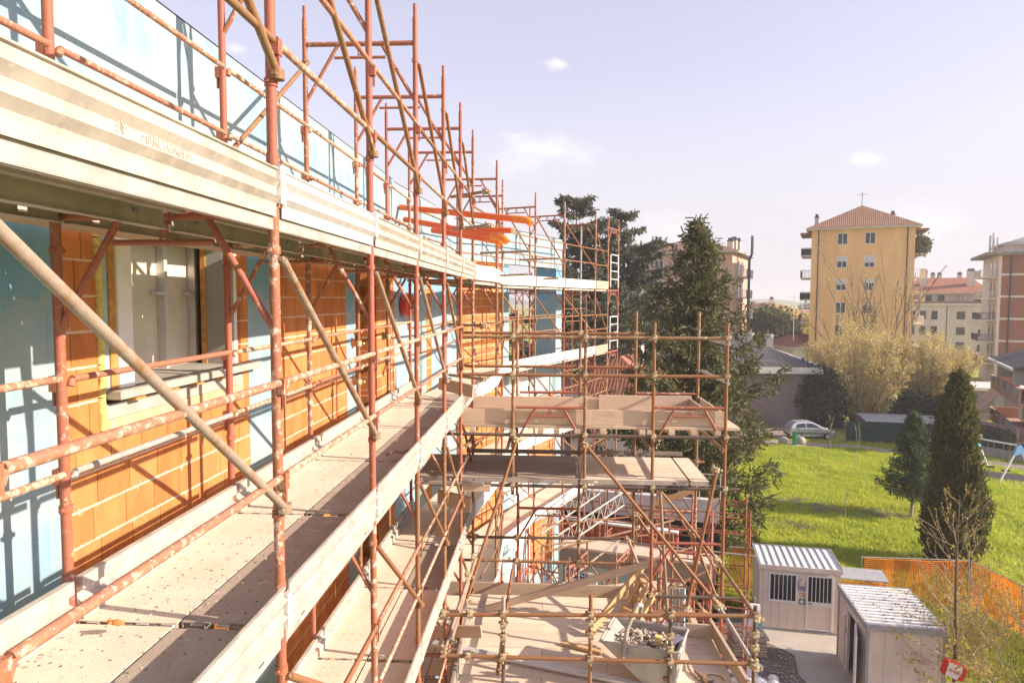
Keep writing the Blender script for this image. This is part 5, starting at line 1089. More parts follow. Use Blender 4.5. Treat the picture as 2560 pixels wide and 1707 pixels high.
# ================================================================== TREES
def norm(v): return v/(np.linalg.norm(v)+1e-9)
def sprays(rng, P0, D, n, ln, wd, droop, jit):
    """n narrow leaf quads hanging round each sample point"""
    k = len(P0); P = np.repeat(P0, n, 0)+rng.normal(0, jit, (k*n, 3)); dd = np.repeat(D, n, 0)*.6+rng.normal(0, .55, (k*n, 3)); dd[:, 2] -= droop
    dd /= np.linalg.norm(dd, axis=1, keepdims=True)+1e-9; L = ln*rng.uniform(.5, 1.3, (k*n, 1)); A_ = dd*L*.5
    o = np.cross(dd, rng.normal(0, 1, (k*n, 3))); o /= np.linalg.norm(o, axis=1, keepdims=True)+1e-9; B_ = o*wd*rng.uniform(.6, 1.3, (k*n, 1)); return P+A_, A_, B_
def conifer(name, label, cat, x, y, z0, z1, rfun, rng, whorl, per, droop, uptip, ln, wd, dens, leafm, barkm, lean=(0, 0), clear=.0, group=None, cones=False, gap=.12, hang=.0):
    t = thing(name, label, cat, (x, y, z0), group); H_ = z1-z0; segs = []; n_ = 24
    tr_ = lambda s: np.array([x+lean[0]*s+.05*math.sin(s*9), y+lean[1]*s, z0+H_*s]); r_b = H_*.016
    for i in range(n_): segs.append((tr_(i/n_), tr_((i+1)/n_), r_b*(1-i/n_)+.015, r_b*(1-(i+1)/n_)+.012))
    twigs_obj('trunk', segs, barkm, t, 8); bs = []; Ps = []; Ds = []; cn = []
    z = clear*H_
    while z < H_*.995:
        s = z/H_; nb = max(3, int(per*(1-.45*s))); a0 = rng.random()*6.28
        for k in range(nb):
            if rng.random() < gap: continue
            a = a0+6.283*k/nb+rng.normal(0, .2); Lb = rfun(s, a)*rng.uniform(.72, 1.15)
            if Lb < .12: Lb = .12
            p = tr_(min(1, s+rng.normal(0, .006))); d = np.array([math.cos(a), math.sin(a), 0.0]); m_ = max(4, int(Lb/.28)); prev = p
            for i in range(1, m_+1):
                q = i/m_; zz = -droop*Lb*math.sin(q*2.0)*.8+uptip*Lb*q**2.5+.10*Lb*s*q; cur = p+d*Lb*q*.97+np.array([rng.normal(0, .02), rng.normal(0, .02), zz])
                bs.append((prev, cur, .012+.022*Lb*.25*(1-(i-1)/m_), .010+.022*Lb*.25*(1-i/m_))); dv = norm(cur-prev)
                if q > .12:
                    sd = np.array([-d[1], d[0], 0.0])
                    for e in range(max(1, int(dens*(1 if q < .9 else 1.6)))):
                        sp = (1-q*.7)*Lb*.20+.12; w_ = rng.uniform(-1, 1)*sp; hz = -hang*rng.random()**1.5*(abs(w_)/sp*.5+.5)*(1-.5*s); Ps.append(prev+(cur-prev)*rng.random()+sd*w_+np.array([0, 0, hz-abs(w_)*.15])); Ds.append(dv*.7+sd*np.sign(w_)*.5)
                    if cones and rng.random() < .10: cn.append(cur+np.array([rng.normal(0, .15), rng.normal(0, .15), -.15]))
                prev = cur
        z += whorl*(1-.35*s)*rng.uniform(.8, 1.2)
    twigs_obj('branches', bs, barkm, t, 4); C, A_, B_ = sprays(rng, np.array(Ps), np.array(Ds), 5, ln, wd, .35, .09); quads_obj('crown', C, A_, B_, leafm, t)
    if cones and cn:
        mb = MB(); [mb.tube(p, p+np.array([0, 0, -.17]), .032, .014, n=5) for p in cn]; mb.build('cones', 'tree_bark', t)['kind'] = 'stuff'
    return t
rg = np.random.default_rng(21)
conifer('spruce_tree', 'tall dark spruce with drooping branches standing right behind the loading tower', 'spruce', 6.55, 32.0, G, 3.75,
        lambda s, a: np.interp(s, [0, .08, .2, .3, .42, .55, .67, .8, .9, 1], [2.0, 2.7, 3.5, 3.9, 4.2, 3.5, 2.6, 1.8, 1.05, .12])*(1+.22*math.sin(a*3+s*14)), rg, .47, 10, .26, .26, .32, .030, 3.6, 'spruce_needles', 'tree_bark', (.1, .0), .07, cones=True, gap=.16, hang=.75)
conifer('cedar_tree', 'tall grey green cedar with a broken one sided top seen through the far scaffold', 'cedar', 2.4, 60, G, 8.6,
        lambda s, a: (6.6*(1-s)**.6+.9)*(1+.35*math.sin(a*2+s*19))*(1.25 if s > .93 and math.cos(a) > .1 else 1), rg, 1.0, 10, .05, .12, .38, .06, 5.5, 'cedar_needles', 'tree_bark', (-.3, 0), .12, 'cedars behind the building', gap=.28)
conifer('cedar_tree', 'rounder grey green cedar directly left of the tall spruce', 'cedar', 6.3, 63, G, 7.6,
        lambda s, a: (7.8*(1-s)**.55+1.0)*(1+.3*math.sin(a*2+1+s*17)), rg, 1.0, 10, .04, .10, .40, .06, 5.5, 'cedar_needles', 'tree_bark', (.3, 0), .12, 'cedars behind the building', gap=.26)
conifer('cedar_tree', 'low dark cedar filling the gap under the end of the far scaffold', 'cedar', 4.4, 52, G, 1.0,
        lambda s, a: (7.0*(1-s)**.6+.8)*(1+.3*math.sin(a*2+2+s*15)), rg, 1.0, 8, .10, .05, .34, .05, 4.0, 'cedar_needles', 'tree_bark', (0, 0), .05, 'cedars behind the building', gap=.18)
conifer('fir_tree', 'small tidy fir with a bare lower trunk in the middle of the lawn', 'fir', 20.0, 38.4, G, -6.25,
        lambda s, a: (2.0*(1-s)**.85+.10)*(1+.12*math.sin(a*4+s*22)), rg, .27, 10, .12, .22, .17, .022, 4.5, 'fir_needles', 'pale_bark', (-.05, 0), .24, gap=.1, hang=.12)
def cypress(x, y, z0, z1, R_, rng):
    t = thing('cypress_tree', 'dense dark columnar cypress between the lawn and the orange net', 'cypress', (x, y, z0)); H_ = z1-z0
    twigs_obj('trunk', [((x, y, z0-.1), (x, y, z0+H_*.9), .16, .03)], 'tree_bark', t, 8); N = 4200; s = rng.random(N)**.85; a = rng.random(N)*6.283
    prof = np.interp(s, [0, .05, .18, .32, .45, .6, .75, .88, 1], [.60, .80, 1.0, .98, .76, .66, .57, .40, .05])*R_*(1+.16*np.sin(a*3+s*9)+.12*np.sin(a*7-s*21)); rr = prof*np.sqrt(rng.uniform(.25, 1.05, N))
    P = np.stack([x+rr*np.cos(a), y+rr*np.sin(a), z0+.05+s*H_*.985], 1); D = np.stack([np.cos(a)*.35, np.sin(a)*.35, np.full(N, 1.2)], 1)
    C, A_, B_ = sprays(rng, P, D, 9, .20, .032, -.35, .085); quads_obj('crown', C, A_, B_, 'cypress_leaf', t)
cypress(18.2, 31.4, G, -3.3, 1.17, rg)
def grow(rng, p, d, L, r, depth, segs, tips, spread=.5, up_=.12, kids=(2, 4), shrink=.72, wob=.18):
    n_ = max(2, int(3+L)); cur = np.array(p, float); d = norm(np.array(d, float)); r1 = r*.62
    pts = []
    for i in range(n_):
        nd = norm(d+rng.normal(0, wob, 3)*.5+np.array([0, 0, up_*.3])); nx_ = cur+nd*L/n_; segs.append((cur, nx_, r+(r1-r)*i/n_, r+(r1-r)*(i+1)/n_)); cur = nx_; d = nd; pts.append((cur.copy(), d.copy(), i/n_))
    if depth == 0: tips += [(q[0], q[1]) for q in pts]; return
    for k in range(rng.integers(kids[0], kids[1]+1)):
        b, bd_, q = pts[-1] if k == 0 else pts[rng.integers(max(0, n_//2-1), n_)]
        ax = norm(rng.normal(0, 1, 3)); nd = norm(bd_+ax*spread+np.array([0, 0, up_])); grow(rng, b, nd, L*shrink*rng.uniform(.75, 1.2), max(.006, r1*(.9 if k == 0 else .7)), depth-1, segs, tips, spread, up_, kids, shrink, wob)
def bare_tree(name, label, cat, base, stems, L, r, depth, rng, spread, up_, leafm=None, leaf=(.1, .05), nleaf=3, barkm='tree_bark', kids=(2, 4), shrink=.72, group=None, dirs=None, tri=4, rmin=0):
    t = thing(name, label, cat, base, group); segs, tips = [], []
    for k in range(stems):
        a = rng.random()*6.28; d = np.array([math.cos(a)*.5, math.sin(a)*.5, 1.0]) if stems > 1 else np.array([0, 0, 1.0])
        if dirs is not None: d = np.array(dirs[k % len(dirs)], float)
        grow(rng, np.array(base)+np.array([math.cos(a), math.sin(a), 0])*.25*(stems > 1), d, L*rng.uniform(.85, 1.1), r, depth, segs, tips, spread, up_, kids, shrink)
    if rmin: segs = [(p, q, max(a, rmin), max(b, rmin)) for p, q, a, b in segs]
    twigs_obj('trunk', [s for s in segs if s[2] > r*.35], barkm, t, 6); twigs_obj('branches', [s for s in segs if s[2] <= r*.35], barkm, t, tri)
    if leafm:
        P = np.array([q[0] for q in tips]); D = np.array([q[1] for q in tips]); C, A_, B_ = sprays(rng, P, D, nleaf, leaf[0], leaf[1], -.1, leaf[0]*.9); quads_obj('crown', C, A_, B_, leafm, t)
    return t
gg = 'budding golden trees behind the dark fence'
fan = [(math.cos(a)*.55, math.sin(a)*.45, 1) for a in np.linspace(0, 6.28, 8)]
def fan_tree(label, x, y, H_, W_, stems, rng, leafm, lw, n_tw, nleaf, barkm='pale_bark', twr=.017):
    """many steep stems splitting into a dense dome of upright twigs with a thin veil of young leaves"""
    t = thing('spring_tree', label, 'tree', (x, y, G), gg); segs, tw_, tips = [], [], []
    for k in range(stems):
        a = 6.283*k/stems+rng.normal(0, .25); ro = W_*math.sqrt(rng.uniform(.05, 1)); tip = np.array([x+ro*math.cos(a), y+ro*math.sin(a)*.8, G+H_*(1-.35*(ro/W_)**2)*rng.uniform(.82, 1)]); b = np.array([x+.3*math.cos(a), y+.3*math.sin(a), G]); n_ = 9; prev = b
        for i in range(1, n_+1):
            q = i/n_; cur = b+(tip-b)*np.array([q**.85, q**.85, q**1.0])+rng.normal(0, .07, 3); segs.append((prev, cur, .12*(1-q)+.018, .12*(1-(i+.6)/n_)*(i < n_)+.014))
            if q > .22:
                for _ in range(n_tw):
                    a2 = rng.random()*6.28; out = norm(cur-np.array([x, y, G+H_*.15])); d = norm(out*.9+np.array([math.cos(a2)*.7, math.sin(a2)*.7, .55])); L_ = rng.uniform(.6, 1.7)*(1.15-.3*q); p = prev+(cur-prev)*rng.random(); m_ = p+d*L_*.5; e = m_+norm(d+np.array([0, 0, .35])+rng.normal(0, .2, 3))*L_*.5; tw_ += [(p, m_, twr, twr*.8), (m_, e, twr*.8, twr*.55)]; tips += [(m_, d), (e, d), (m_+(e-m_)*.5, d)]
                    for _2 in range(2): d3 = norm(d+rng.normal(0, .55, 3)+np.array([0, 0, .15])); s_ = p+(e-p)*rng.uniform(.3, .9); f = s_+d3*rng.uniform(.3, .8); tw_.append((s_, f, twr*.6, twr*.45)); tips += [(f, d3), ((s_+f)/2, d3)]
            prev = cur
    twigs_obj('trunk', segs, 'tree_bark', t, 6); twigs_obj('branches', tw_, barkm, t, 3); P = np.array([q[0] for q in tips]); D = np.array([q[1] for q in tips]); C, A_, B_ = sprays(rng, P, D, nleaf, lw, lw*.33, -.1, .12); quads_obj('crown', C, A_, B_, leafm, t)
fan_tree('wide golden budding tree in front of the yellow tower block', 29.5, 66.5, 9.9, 5.0, 30, rg, 'spring_leaf', .12, 9, 2)
fan_tree('slightly lower golden budding tree right of the widest one', 36.4, 67.5, 9.0, 4.3, 26, rg, 'spring_leaf', .12, 9, 2)
bare_tree('bare_tree', 'tall leafless tree rising above the golden trees before the yellow block', 'tree', (35.8, 78, G), 9, 6.0, .14, 3, rg, .36, .22, 'spring_leaf', (.12, .05), 1, barkm='twig_brown', kids=(2, 3), dirs=[(.05, 0, 1), (-.35, 0, 1), (.3, .1, 1), (-.55, .1, .9), (.12, .3, 1), (-.15, -.2, 1), (.5, -.1, .85)], rmin=.036)
# dark evergreen under the golden trees
def shrub(name, label, cat, x, y, z0, rx, ry, h, n, leafm, lw, rng, group=None, flat=1.0):
    t = thing(name, label, cat, (x, y, z0), group); u_ = rng.normal(0, 1, (n, 3)); u_ /= np.linalg.norm(u_, axis=1, keepdims=True); r_ = rng.uniform(.45, 1.0, (n, 1))**.5; lump = 1+.22*np.sin(u_[:, :1]*7+u_[:, 1:2]*5)+.15*np.sin(u_[:, 2:3]*11+u_[:, :1]*4)
    P = u_*r_*lump*np.array([[rx, ry, h*.5]])+np.array([[x, y, z0+h*.52]]); P[:, 2] = np.maximum(P[:, 2], z0+.05); C, A_, B_ = sprays(rng, P, u_, 4, lw, lw*.4, .1, lw*1.2); quads_obj('crown', C, A_, B_, leafm, t)
    segs = [((x, y, z0-.1), (x+rng.normal(0, .1), y, z0+h*.5), .04*h*.4, .02)]+[((x, y, z0+h*.15), (x+math.cos(a)*rx*.6, y+math.sin(a)*ry*.6, z0+h*.6), .02*h*.4, .01) for a in np.linspace(0, 5.5, 6)]; twigs_obj('trunk', segs, 'tree_bark', t, 5); return t
shrub('evergreen_tree', 'dark rounded evergreen tree behind the parked car', 'tree', 25.6, 66.5, G, 2.3, 1.8, 5.2, 5200, 'dark_leaf', .26, rg)
shrub('evergreen_bush', 'dark low evergreen bush under the right golden tree', 'bush', 36.0, 65.6, G, 2.0, 1.4, 2.6, 1600, 'dark_leaf', .26, rg)
shrub('evergreen_bush', 'dark low evergreen bush between the two golden trees', 'bush', 34.5, 65.9, G, 2.0, 1.3, 2.8, 1600, 'dark_leaf', .26, rg)
shrub('garden_bush', 'green bush behind the railing of the salmon house', 'bush', 35.0, 55.6, G+.4, .9, 1.6, 1.3, 1200, 'mid_leaf', .16, rg)
shrub('rounded_tree', 'rounded mid green tree far off right of the pink block', 'tree', 37.5, 118, G, 3.6, 3.6, 9.6, 3600, 'mid_leaf', .5, rg, 'far trees')
shrub('rounded_tree', 'yellowish far tree just left of the yellow block', 'tree', 44.5, 130, G, 4.0, 4.0, 9.6, 3000, 'spring_leaf', .45, rg, 'far trees')
shrub('balcony_plant', 'bushy green plant on the top right balcony of the yellow block', 'plant', 47.9, 92.8, 6.35, .8, .9, 1.5, 500, 'mid_leaf', .3, rg)
# thin saplings on the lawn
for x, y, h, lb in ((21.0, 47.5, 4.1, 'thin bare sapling left of the small fir'), (15.9, 37.0, 2.1, 'shortest bare sapling in the near lawn'), (22.3, 55.0, 3.0, 'thin bare sapling close to the park path')):
    bare_tree('sapling', lb, 'sapling', (x, y, G), 1, h*.55, .022, 2, rg, .28, .3, None, kids=(2, 3), shrink=.55, barkm='pale_bark', group='bare saplings on the lawn', rmin=.012)
# near tree with the hanging bag, budding shrub on the right
t = thing('plane_tree', 'slim young tree with bare budding branches beside the open cabin', 'tree', (11.25, 19.0, G)); segs, tips = [], []; tp = lambda q: np.array([11.25-.10*q+.02*math.sin(q*7), 19.0, G+6.7*q])
for i in range(16): segs.append((tp(i/16), tp((i+1)/16), .062*(1-i/17)+.008, .062*(1-(i+1)/17)+.008))
tb = []
for k in range(34):
    q = .22+.76*k/34; a = k*2.4+rg.normal(0, .4); L_ = (1.75*(1-q)**.6+.30)*rg.uniform(.6, 1.15); grow(rg, tp(q), (math.cos(a), math.sin(a)*.8, .25+.8*q), L_, .020*(1.2-q), 1, tb, tips, .5, .28, (2, 4), .55, .3)
twigs_obj('trunk', segs, 'tree_bark', t, 8); twigs_obj('branches', [(p, q, max(a, .006), max(b, .005)) for p, q, a, b in tb], 'pale_bark', t, 4)
P = np.array([q[0] for q in tips]); D = np.array([q[1] for q in tips]); k_ = rg.random(len(P)) < .8; C, A_, B_ = sprays(rg, P[k_], D[k_], 2, .055, .013, -.2, .015); quads_obj('buds', C, A_, B_, 'bud_leaf', t)['kind'] = 'stuff'
mb = MB(); [mb.ball(tips[i][0]+np.array([0, 0, -.10]), .019, 5, 4) for i in range(0, len(tips), 9)]; mb.build('seed_balls', 'tree_bark', t)['kind'] = 'stuff'
bare_tree('budding_bush', 'large budding bush with yellow leaf tips at the right edge', 'bush', (14.1, 19.6, G), 8, 1.85, .030, 3, rg, .55, .15, 'bud_leaf', (.07, .020), 3, 'pale_bark', (2, 4), .78, dirs=[(.2, 0, 1), (-.5, 0, .9), (.7, .1, .8), (-.9, .1, .6), (.1, .4, 1), (.4, -.3, 1), (-.3, -.4, .8), (1.0, 0, .5), (.0, .1, 1.2)], rmin=.006)
bare_tree('budding_bush', 'lower budding bush with yellow leaf tips under the hanging bag', 'bush', (13.0, 19.6, G), 8, 1.35, .024, 3, rg, .6, .05, 'bud_leaf', (.07, .021), 3, 'pale_bark', (2, 4), .78, rmin=.006)
# shopping bag on the trunk
bg_ = thing('shopping_bag', 'red and white shopping bag hanging on the slim young tree', 'bag', (11.1, 18.85, -10.35)); L = MB
def bagp(u_, v_, w_): c_ = Vector((11.08, 18.78, -10.08)); ex = Vector((.93, -.12, -.36)).normalized(); ez = Vector((.34, 0, .94)).normalized(); ey = ez.cross(ex); return c_+ex*u_+ez*v_+ey*w_
def bagbox(name, u0_, u1, v0, v1, w0, w1, m, par, tap=0): return MB().hexa([bagp(u0_+tap, v0, w0), bagp(u1-tap, v0, w0), bagp(u1-tap, v0, w1), bagp(u0_+tap, v0, w1), bagp(u0_, v1, w0), bagp(u1, v1, w0), bagp(u1, v1, w1), bagp(u0_, v1, w1)]).build(name, m, par, .012)
bb = bagbox('bag_body', -.28, .28, -.20, .20, -.10, .12, 'bag_red', bg_, .015)
MB().add([bagp(-.20, -.19, -.1035), bagp(.10, -.19, -.1035), bagp(.165, .0, -.1035), bagp(.13, .19, -.1035), bagp(-.23, .19, -.1035)], [(0, 1, 2, 3, 4)]).build('bag_panel', 'sign_white', bb)
ex = Vector((.93, -.12, -.36)).normalized(); ez = Vector((.34, 0, .94)).normalized()
text_mb('famila', .115, .001, 'bag_red', 'bag_print', bb, bagp(-.035, -.01, -.106), ex, ez, .002)
MB().path([bagp(-.1, .2, 0), bagp(-.02, .32, .02), bagp(.08, .2, .02)], .010, 6).build('bag_handle', 'bag_red', bg_)
wp = thing('wood_pile', 'untidy pile of old boards under the budding bush', 'wood pile', (13.8, 17.5, G))
for i in range(26):
    a = rg.normal(.3, .5); p = Vector((13.9+rg.normal(0, .6), 18.0+rg.normal(0, .5), G+.1+.45*rg.random())); d = Vector((math.cos(a), math.sin(a), rg.normal(0, .2)))*rg.uniform(.3, .8); MB().beam(p-d, p+d, .12, .04).build('board', 'old_timber', wp)

# ================================================================== HOUSES AND BLOCKS
class Loc:
    def __init__(s, org, ang): s.o = org; s.a = ang
    def mb(s): return MB((s.o[0], s.o[1], 0), s.a)
def bbox(L, name, m, par, *boxes):
    mb = L.mb(); [mb.box(*b) for b in boxes]; return mb.build(name, m, par)
def hip(L, name, m, par, x0, x1, y0, y1, z, h, rl=.0, axis='y', thick=.18):
    """hipped roof with a ridge of relative length rl"""
    cx, cy = (x0+x1)/2, (y0+y1)/2; hx = (x1-x0)/2*rl if axis == 'x' else .05; hy = (y1-y0)/2*rl if axis == 'y' else .05
    base = [(x0, y0, z), (x1, y0, z), (x1, y1, z), (x0, y1, z)]; rd = [(cx-hx, cy-hy, z+h), (cx+hx, cy-hy, z+h), (cx+hx, cy+hy, z+h), (cx-hx, cy+hy, z+h)]; mb = L.mb()
    for i in range(4):
        j = (i+1) % 4; a, b, c_, d = (Vector(p) for p in (base[i], base[j], rd[j], rd[i])); w_ = (b-a).length; e = (b-a).normalized(); f = lambda p: ((p-a).dot(e), ((p-a)-e*(p-a).dot(e)).length)
        mb.add([a, b, c_, d], [(0, 1, 2, 3)], [[f(a), f(b), f(c_), f(d)]])
    mb.add(rd, [(0, 1, 2, 3)]); o = mb.build(name, m, par); bbox(L, 'eave', 'eave_white', o, (x0+.05, x1-.05, y0+.05, y1-.05, z-thick, z-.005)); return o
def window(L, par, x, z, wd, ht, y=0.0, shutter=None, face='front', m='white_frame', mull=True):
    mb = L.mb(); t_ = .07
    def bx(x0, x1, y0, y1, z0, z1):
        if face == 'front': mb.box(x0, x1, y+y0, y+y1, z0, z1)
        else: mb.box(y+y0, y+y1, x0, x1, z0, z1)
    h = ht/2; w_ = wd/2
    bx(x-w_-t_, x+w_+t_, -.07, -.002, z-h-t_, z-h); bx(x-w_-t_, x+w_+t_, -.07, -.002, z+h, z+h+t_); bx(x-w_-t_, x-w_, -.07, -.002, z-h, z+h); bx(x+w_, x+w_+t_, -.07, -.002, z-h, z+h)
    if mull: bx(x-.035, x+.035, -.05, -.02, z-h, z+h)
    f = mb.build('window', m, par); mb = L.mb(); bx(x-w_, x+w_, -.019, -.004, z-h, z+h); mb.build('pane', 'glass_dark', f)
    if shutter: mb = L.mb(); bx(x-w_, x+w_, -.045, -.0205, z+h-ht*shutter, z+h); mb.build('roller_blind', 'railing_pale' if shutter < .7 else 'wall_cream', f)
    return f
def balcony(L, par, x0, x1, y0, y1, z, m, rail_m, side=None, door=None):
    b = bbox(L, 'balcony', m, par, (x0, x1, y0, y1, z-.16, z)); mb = L.mb(); mb.box(x0, x1, y0, y0+.05, z+.95, z+1.0)
    if side: mb.box(side, side+.05 if side > x0 else side+.05, y0, y1, z+.95, z+1.0)
    nx_ = int((x1-x0)/.14)
    for i in range(nx_+1): x = x0+(x1-x0)*i/nx_; mb.box(x-.02, x+.02, y0+.015, y0+.035, z+.06, z+.95)
    if side:
        for i in range(int((y1-y0)/.14)): y = y0+.14*i+.07; mb.box(side+.01, side+.03, y-.02, y+.02, z+.06, z+.95)
    mb.build('railing', rail_m, b); return b
def chimney(L, par, x, y, z0, z1, wd, m): o = bbox(L, 'chimney', m, par, (x-wd/2, x+wd/2, y-wd/2, y+wd/2, z0, z1)); bbox(L, 'chimney_cap', 'roof_slate', o, (x-wd/2-.08, x+wd/2+.08, y-wd/2-.08, y+wd/2+.08, z1+.001, z1+.12), (x-wd*.4, x+wd*.4, y-wd*.4, y+wd*.4, z1+.121, z1+.5)); return o
# yellow tower block
t = thing('yellow_block', 'tall yellow apartment block with brown tiled pyramid roof and narrow side balconies', 'apartment block', (41, 100, G)); L = Loc((35.07, 95.0), R(-22)); yw = 12.1
bbox(L, 'wall', 'wall_yellow', t, (0, yw, 0, 11, G-.5, 9.35)); rf = hip(L, 'roof', 'roof_tile_brown', t, -.75, yw+.75, -.8, 12, 9.5, 3.4, .12, 'y')
for x in (.3, yw-.25): chimney(L, rf, x+.1 if x < 1 else x-2, 6, 9.8, 11.6, .5, 'wall_cream')
mb = L.mb(); mb.tube((yw*.5, 5.6, 12.8), (yw*.5, 5.6, 14.8), .04, n=6); mb.tube((yw*.5-.6, 5.6, 14.5), (yw*.5+.6, 5.6, 14.5), .025, n=6); mb.build('antenna', 'railing_dark', rf)
for i, z in enumerate((8.05, 5.0, 2.0, -1.05, -4.0, -7.0, -10.0)):
    window(L, t, 3.75, z, 1.1, 1.35, 0, (.0, .45, .5, .0, .0, .3, 0)[i] or None); window(L, t, 7.0, z, 1.1, 1.35, 0, (.0, .6, .35, .2, .0, .3, 0)[i] or None)
    zz = z-1.95
    for sx in (-1, 1):
        x0, x1 = (-1.35, -.002) if sx < 0 else (yw+.002, yw+1.5); b = bbox(L, 'balcony', 'eave_white', t, (x0, x1, 2.0, 7.5, zz-.18, zz)); mb = L.mb()
        for k in range(9): x = x0+(x1-x0)*k/8; mb.box(x-.02, x+.02, 2.01, 2.04, zz, zz+.95)
        mb.box(x0, x1, 2.0, 2.05, zz+.95, zz+1.02); xs = x0 if sx < 0 else x1-.04
        for k in range(38): y = 2.1+k*.14; mb.box(xs, xs+.03, y-.02, y+.02, zz, zz+.95)
        mb.build('railing', 'railing_dark' if sx < 0 or i == 0 else 'railing_pale', b)
        if sx < 0: bbox(L, 'screen', 'fence_screen', b, (x0, x1, 2.055, 2.07, zz+.02, zz+.9)) if i in (2, 0) else None
        fx = -.003 if sx < 0 else yw+.003; mb = L.mb(); mb.box(min(fx, fx+sx*.05), max(fx, fx+sx*.05), 3.2, 4.9, zz, zz+2.2); mb.build('balcony_door', 'glass_dark', t)
for x in (.85, yw-.85):
    mb = L.mb(); mb.tube((x, -.07, G), (x, -.07, 9.3), .065, n=8); mb.build('drainpipe', 'railing_dark', t)
bbox(L, 'storey_band', 'wall_yellow', t, *[(-.02, yw+.02, -.025, -.001, z-.05, z+.05) for z in (6.1, 3.1, .1)])
bbox(L, 'side_roof', 'roof_tile_brown', t, (-1.5, -.003, 1.5, 8, 8.9, 9.15)); bbox(L, 'side_roof', 'roof_tile_brown', t, (yw+.003, yw+1.65, 1.5, 8, 9.0, 9.25))
# pink block
PA = math.atan2(.41, -.912)+math.pi
t = thing('pink_block', 'pink apartment block half hidden behind the tall spruce with pale side balconies', 'apartment block', (21, 103, G)); L = Loc((25.4-12.6*math.cos(R(-24)), 98+12.6*math.sin(R(24))), R(-24)); pw = 12.6
bbox(L, 'wall', 'wall_pink', t, (0, pw, 0, 15, G-.5, 6.55)); rf = hip(L, 'roof', 'roof_tile_brown', t, -1.0, pw+1.0, -1.0, 16, 6.8, 2.5, .35, 'y')
for y, h in ((3.5, 8.4), (6.5, 8.8), (10, 8.9)): chimney(L, rf, pw-.9, y, 6.9, h, .8, 'wall_cream')
for i, z in enumerate((4.9, 1.9, -1.1, -4.1, -7.1)):
    for x in (2.2, 6.0, 10.4): window(L, t, x, z, 1.2, 1.5, 0, .5 if (x == 6.0) else None)
    b = bbox(L, 'balcony', 'eave_white', t, (pw+.002, pw+1.4, 4.0, 10.5, z-1.75, z-1.55)); mb = L.mb()
    for k in range(46): y = 4.05+k*.14; mb.box(pw+1.35, pw+1.38, y-.025, y+.025, z-1.55, z-.55)
    for k in range(10): x = pw+.05+k*.14; mb.box(x-.025, x+.025, 4.0, 4.03, z-1.55, z-.55)
    mb.box(pw+.003, pw+1.4, 3.99, 4.05, z-.55, z-.48); mb.box(pw+1.33, pw+1.4, 4.06, 10.5, z-.55, z-.48); mb.build('railing', 'railing_pale', b)
    [bbox(L, 'balcony_door', 'glass_dark', t, (pw+.003, pw+.05, y, y+1.3, z-1.5, z+.7)) for y in (5.0, 8.0)]
mb = L.mb()
for y in (4.6, 5.3): mb.path([(pw+1.55, y, G), (pw+1.55, y, 5.8), (pw+1.9, y, 6.6), (pw+1.9, y, 9.2)], .14, 8)
mb.build('flue_pipe', 'railing_dark', t)
# cream block behind
t = thing('cream_block', 'cream apartment block with red tiled roof beyond the golden trees', 'apartment block', (84, 148, G)); L = Loc((72.8, 145.0), R(-24)); cw = 14.0
bbox(L, 'wall', 'wall_cream', t, (0, cw, 0, 14, G-.5, -.6), (.8, cw, 1.2, 14, -.599, 1.25)); rf = hip(L, 'roof', 'roof_tile', t, -.6, cw+1, -.2, 16, 1.5, 3.2, .6, 'x'); bbox(L, 'roof_skirt', 'roof_tile', t, (-.5, cw+.4, -.5, 1.19, -.598, -.2)); bbox(L, 'eave_band', 'eave_white', t, (-.55, cw+.45, -.55, -.002, -1.0, -.601))
for x, w_ in ((3.2, 1.3), (11.4, 1.3)): chimney(L, rf, x, 4, 1.8, 5.9, w_, 'wall_cream')
for x in (5.2, 6.4, 10): chimney(L, rf, x, 9, 3.4, 5.4, .8, 'wall_cream')
for z in (-3.0, -6.1, -9.1):
    for x in (1.2, 3.1, 5.1): window(L, t, x, z, .9, 1.6, 0, None, 'front', 'railing_dark')
    window(L, t, 9.6, z, 1.3, 1.4, 0, None, 'front', 'railing_dark'); window(L, t, 13.2, z, 1.4, 2.0, 0, .3, 'front', 'eave_white')
    balcony(L, t, 12.0, cw+.2, -1.4, -.003, z-1.2, 'eave_white', 'railing_dark')
for x in (2.0, 4.0, 6.2, 9.3, 12.4, 15.6): window(L, t, x, .3, 1.0, 1.3, 1.2, .9 if x == 9.3 else None, 'front', 'railing_dark') if x < 13 else None
mb = L.mb(); mb.tube((7.2, -.06, G), (7.2, -.06, -1), .07, n=6); mb.build('drainpipe', 'railing_dark', t)
# red brick block at the right edge
t = thing('brick_block', 'red brick apartment block with white bands and stacked balconies at the right edge', 'apartment block', (70, 102, G)); L = Loc((61.4, 98.0), R(-24)); bw = 14
bbox(L, 'wall', 'brick_facade', t, (0, bw, 0, .4, G-.5, 6.2)); bbox(L, 'side_wall', 'wall_cream', t, (-.0, bw, .401, 14, G-.5, 6.2)); bbox(L, 'roof', 'roof_grey', t, (-1.6, bw+.6, -.7, 15, 6.201, 6.6)); rf = hip(L, 'penthouse_roof', 'roof_grey', t, .4, bw, 2.5, 13, 7.9, 1.2, .5, 'x'); bbox(L, 'penthouse', 'wall_cream', t, (.9, bw-.4, 3, 12.5, 6.601, 7.7))
bbox(L, 'storey_band', 'eave_white', t, *[(-.03, bw, -.04, -.001, z-.14, z+.14) for z in (3.55, .55, -2.5, -5.55, -8.6)])
mb = L.mb(); mb.tube((1.35, -.1, G), (1.35, -.1, 6.2), .09, n=8); mb.build('drainpipe', 'railing_dark', t)
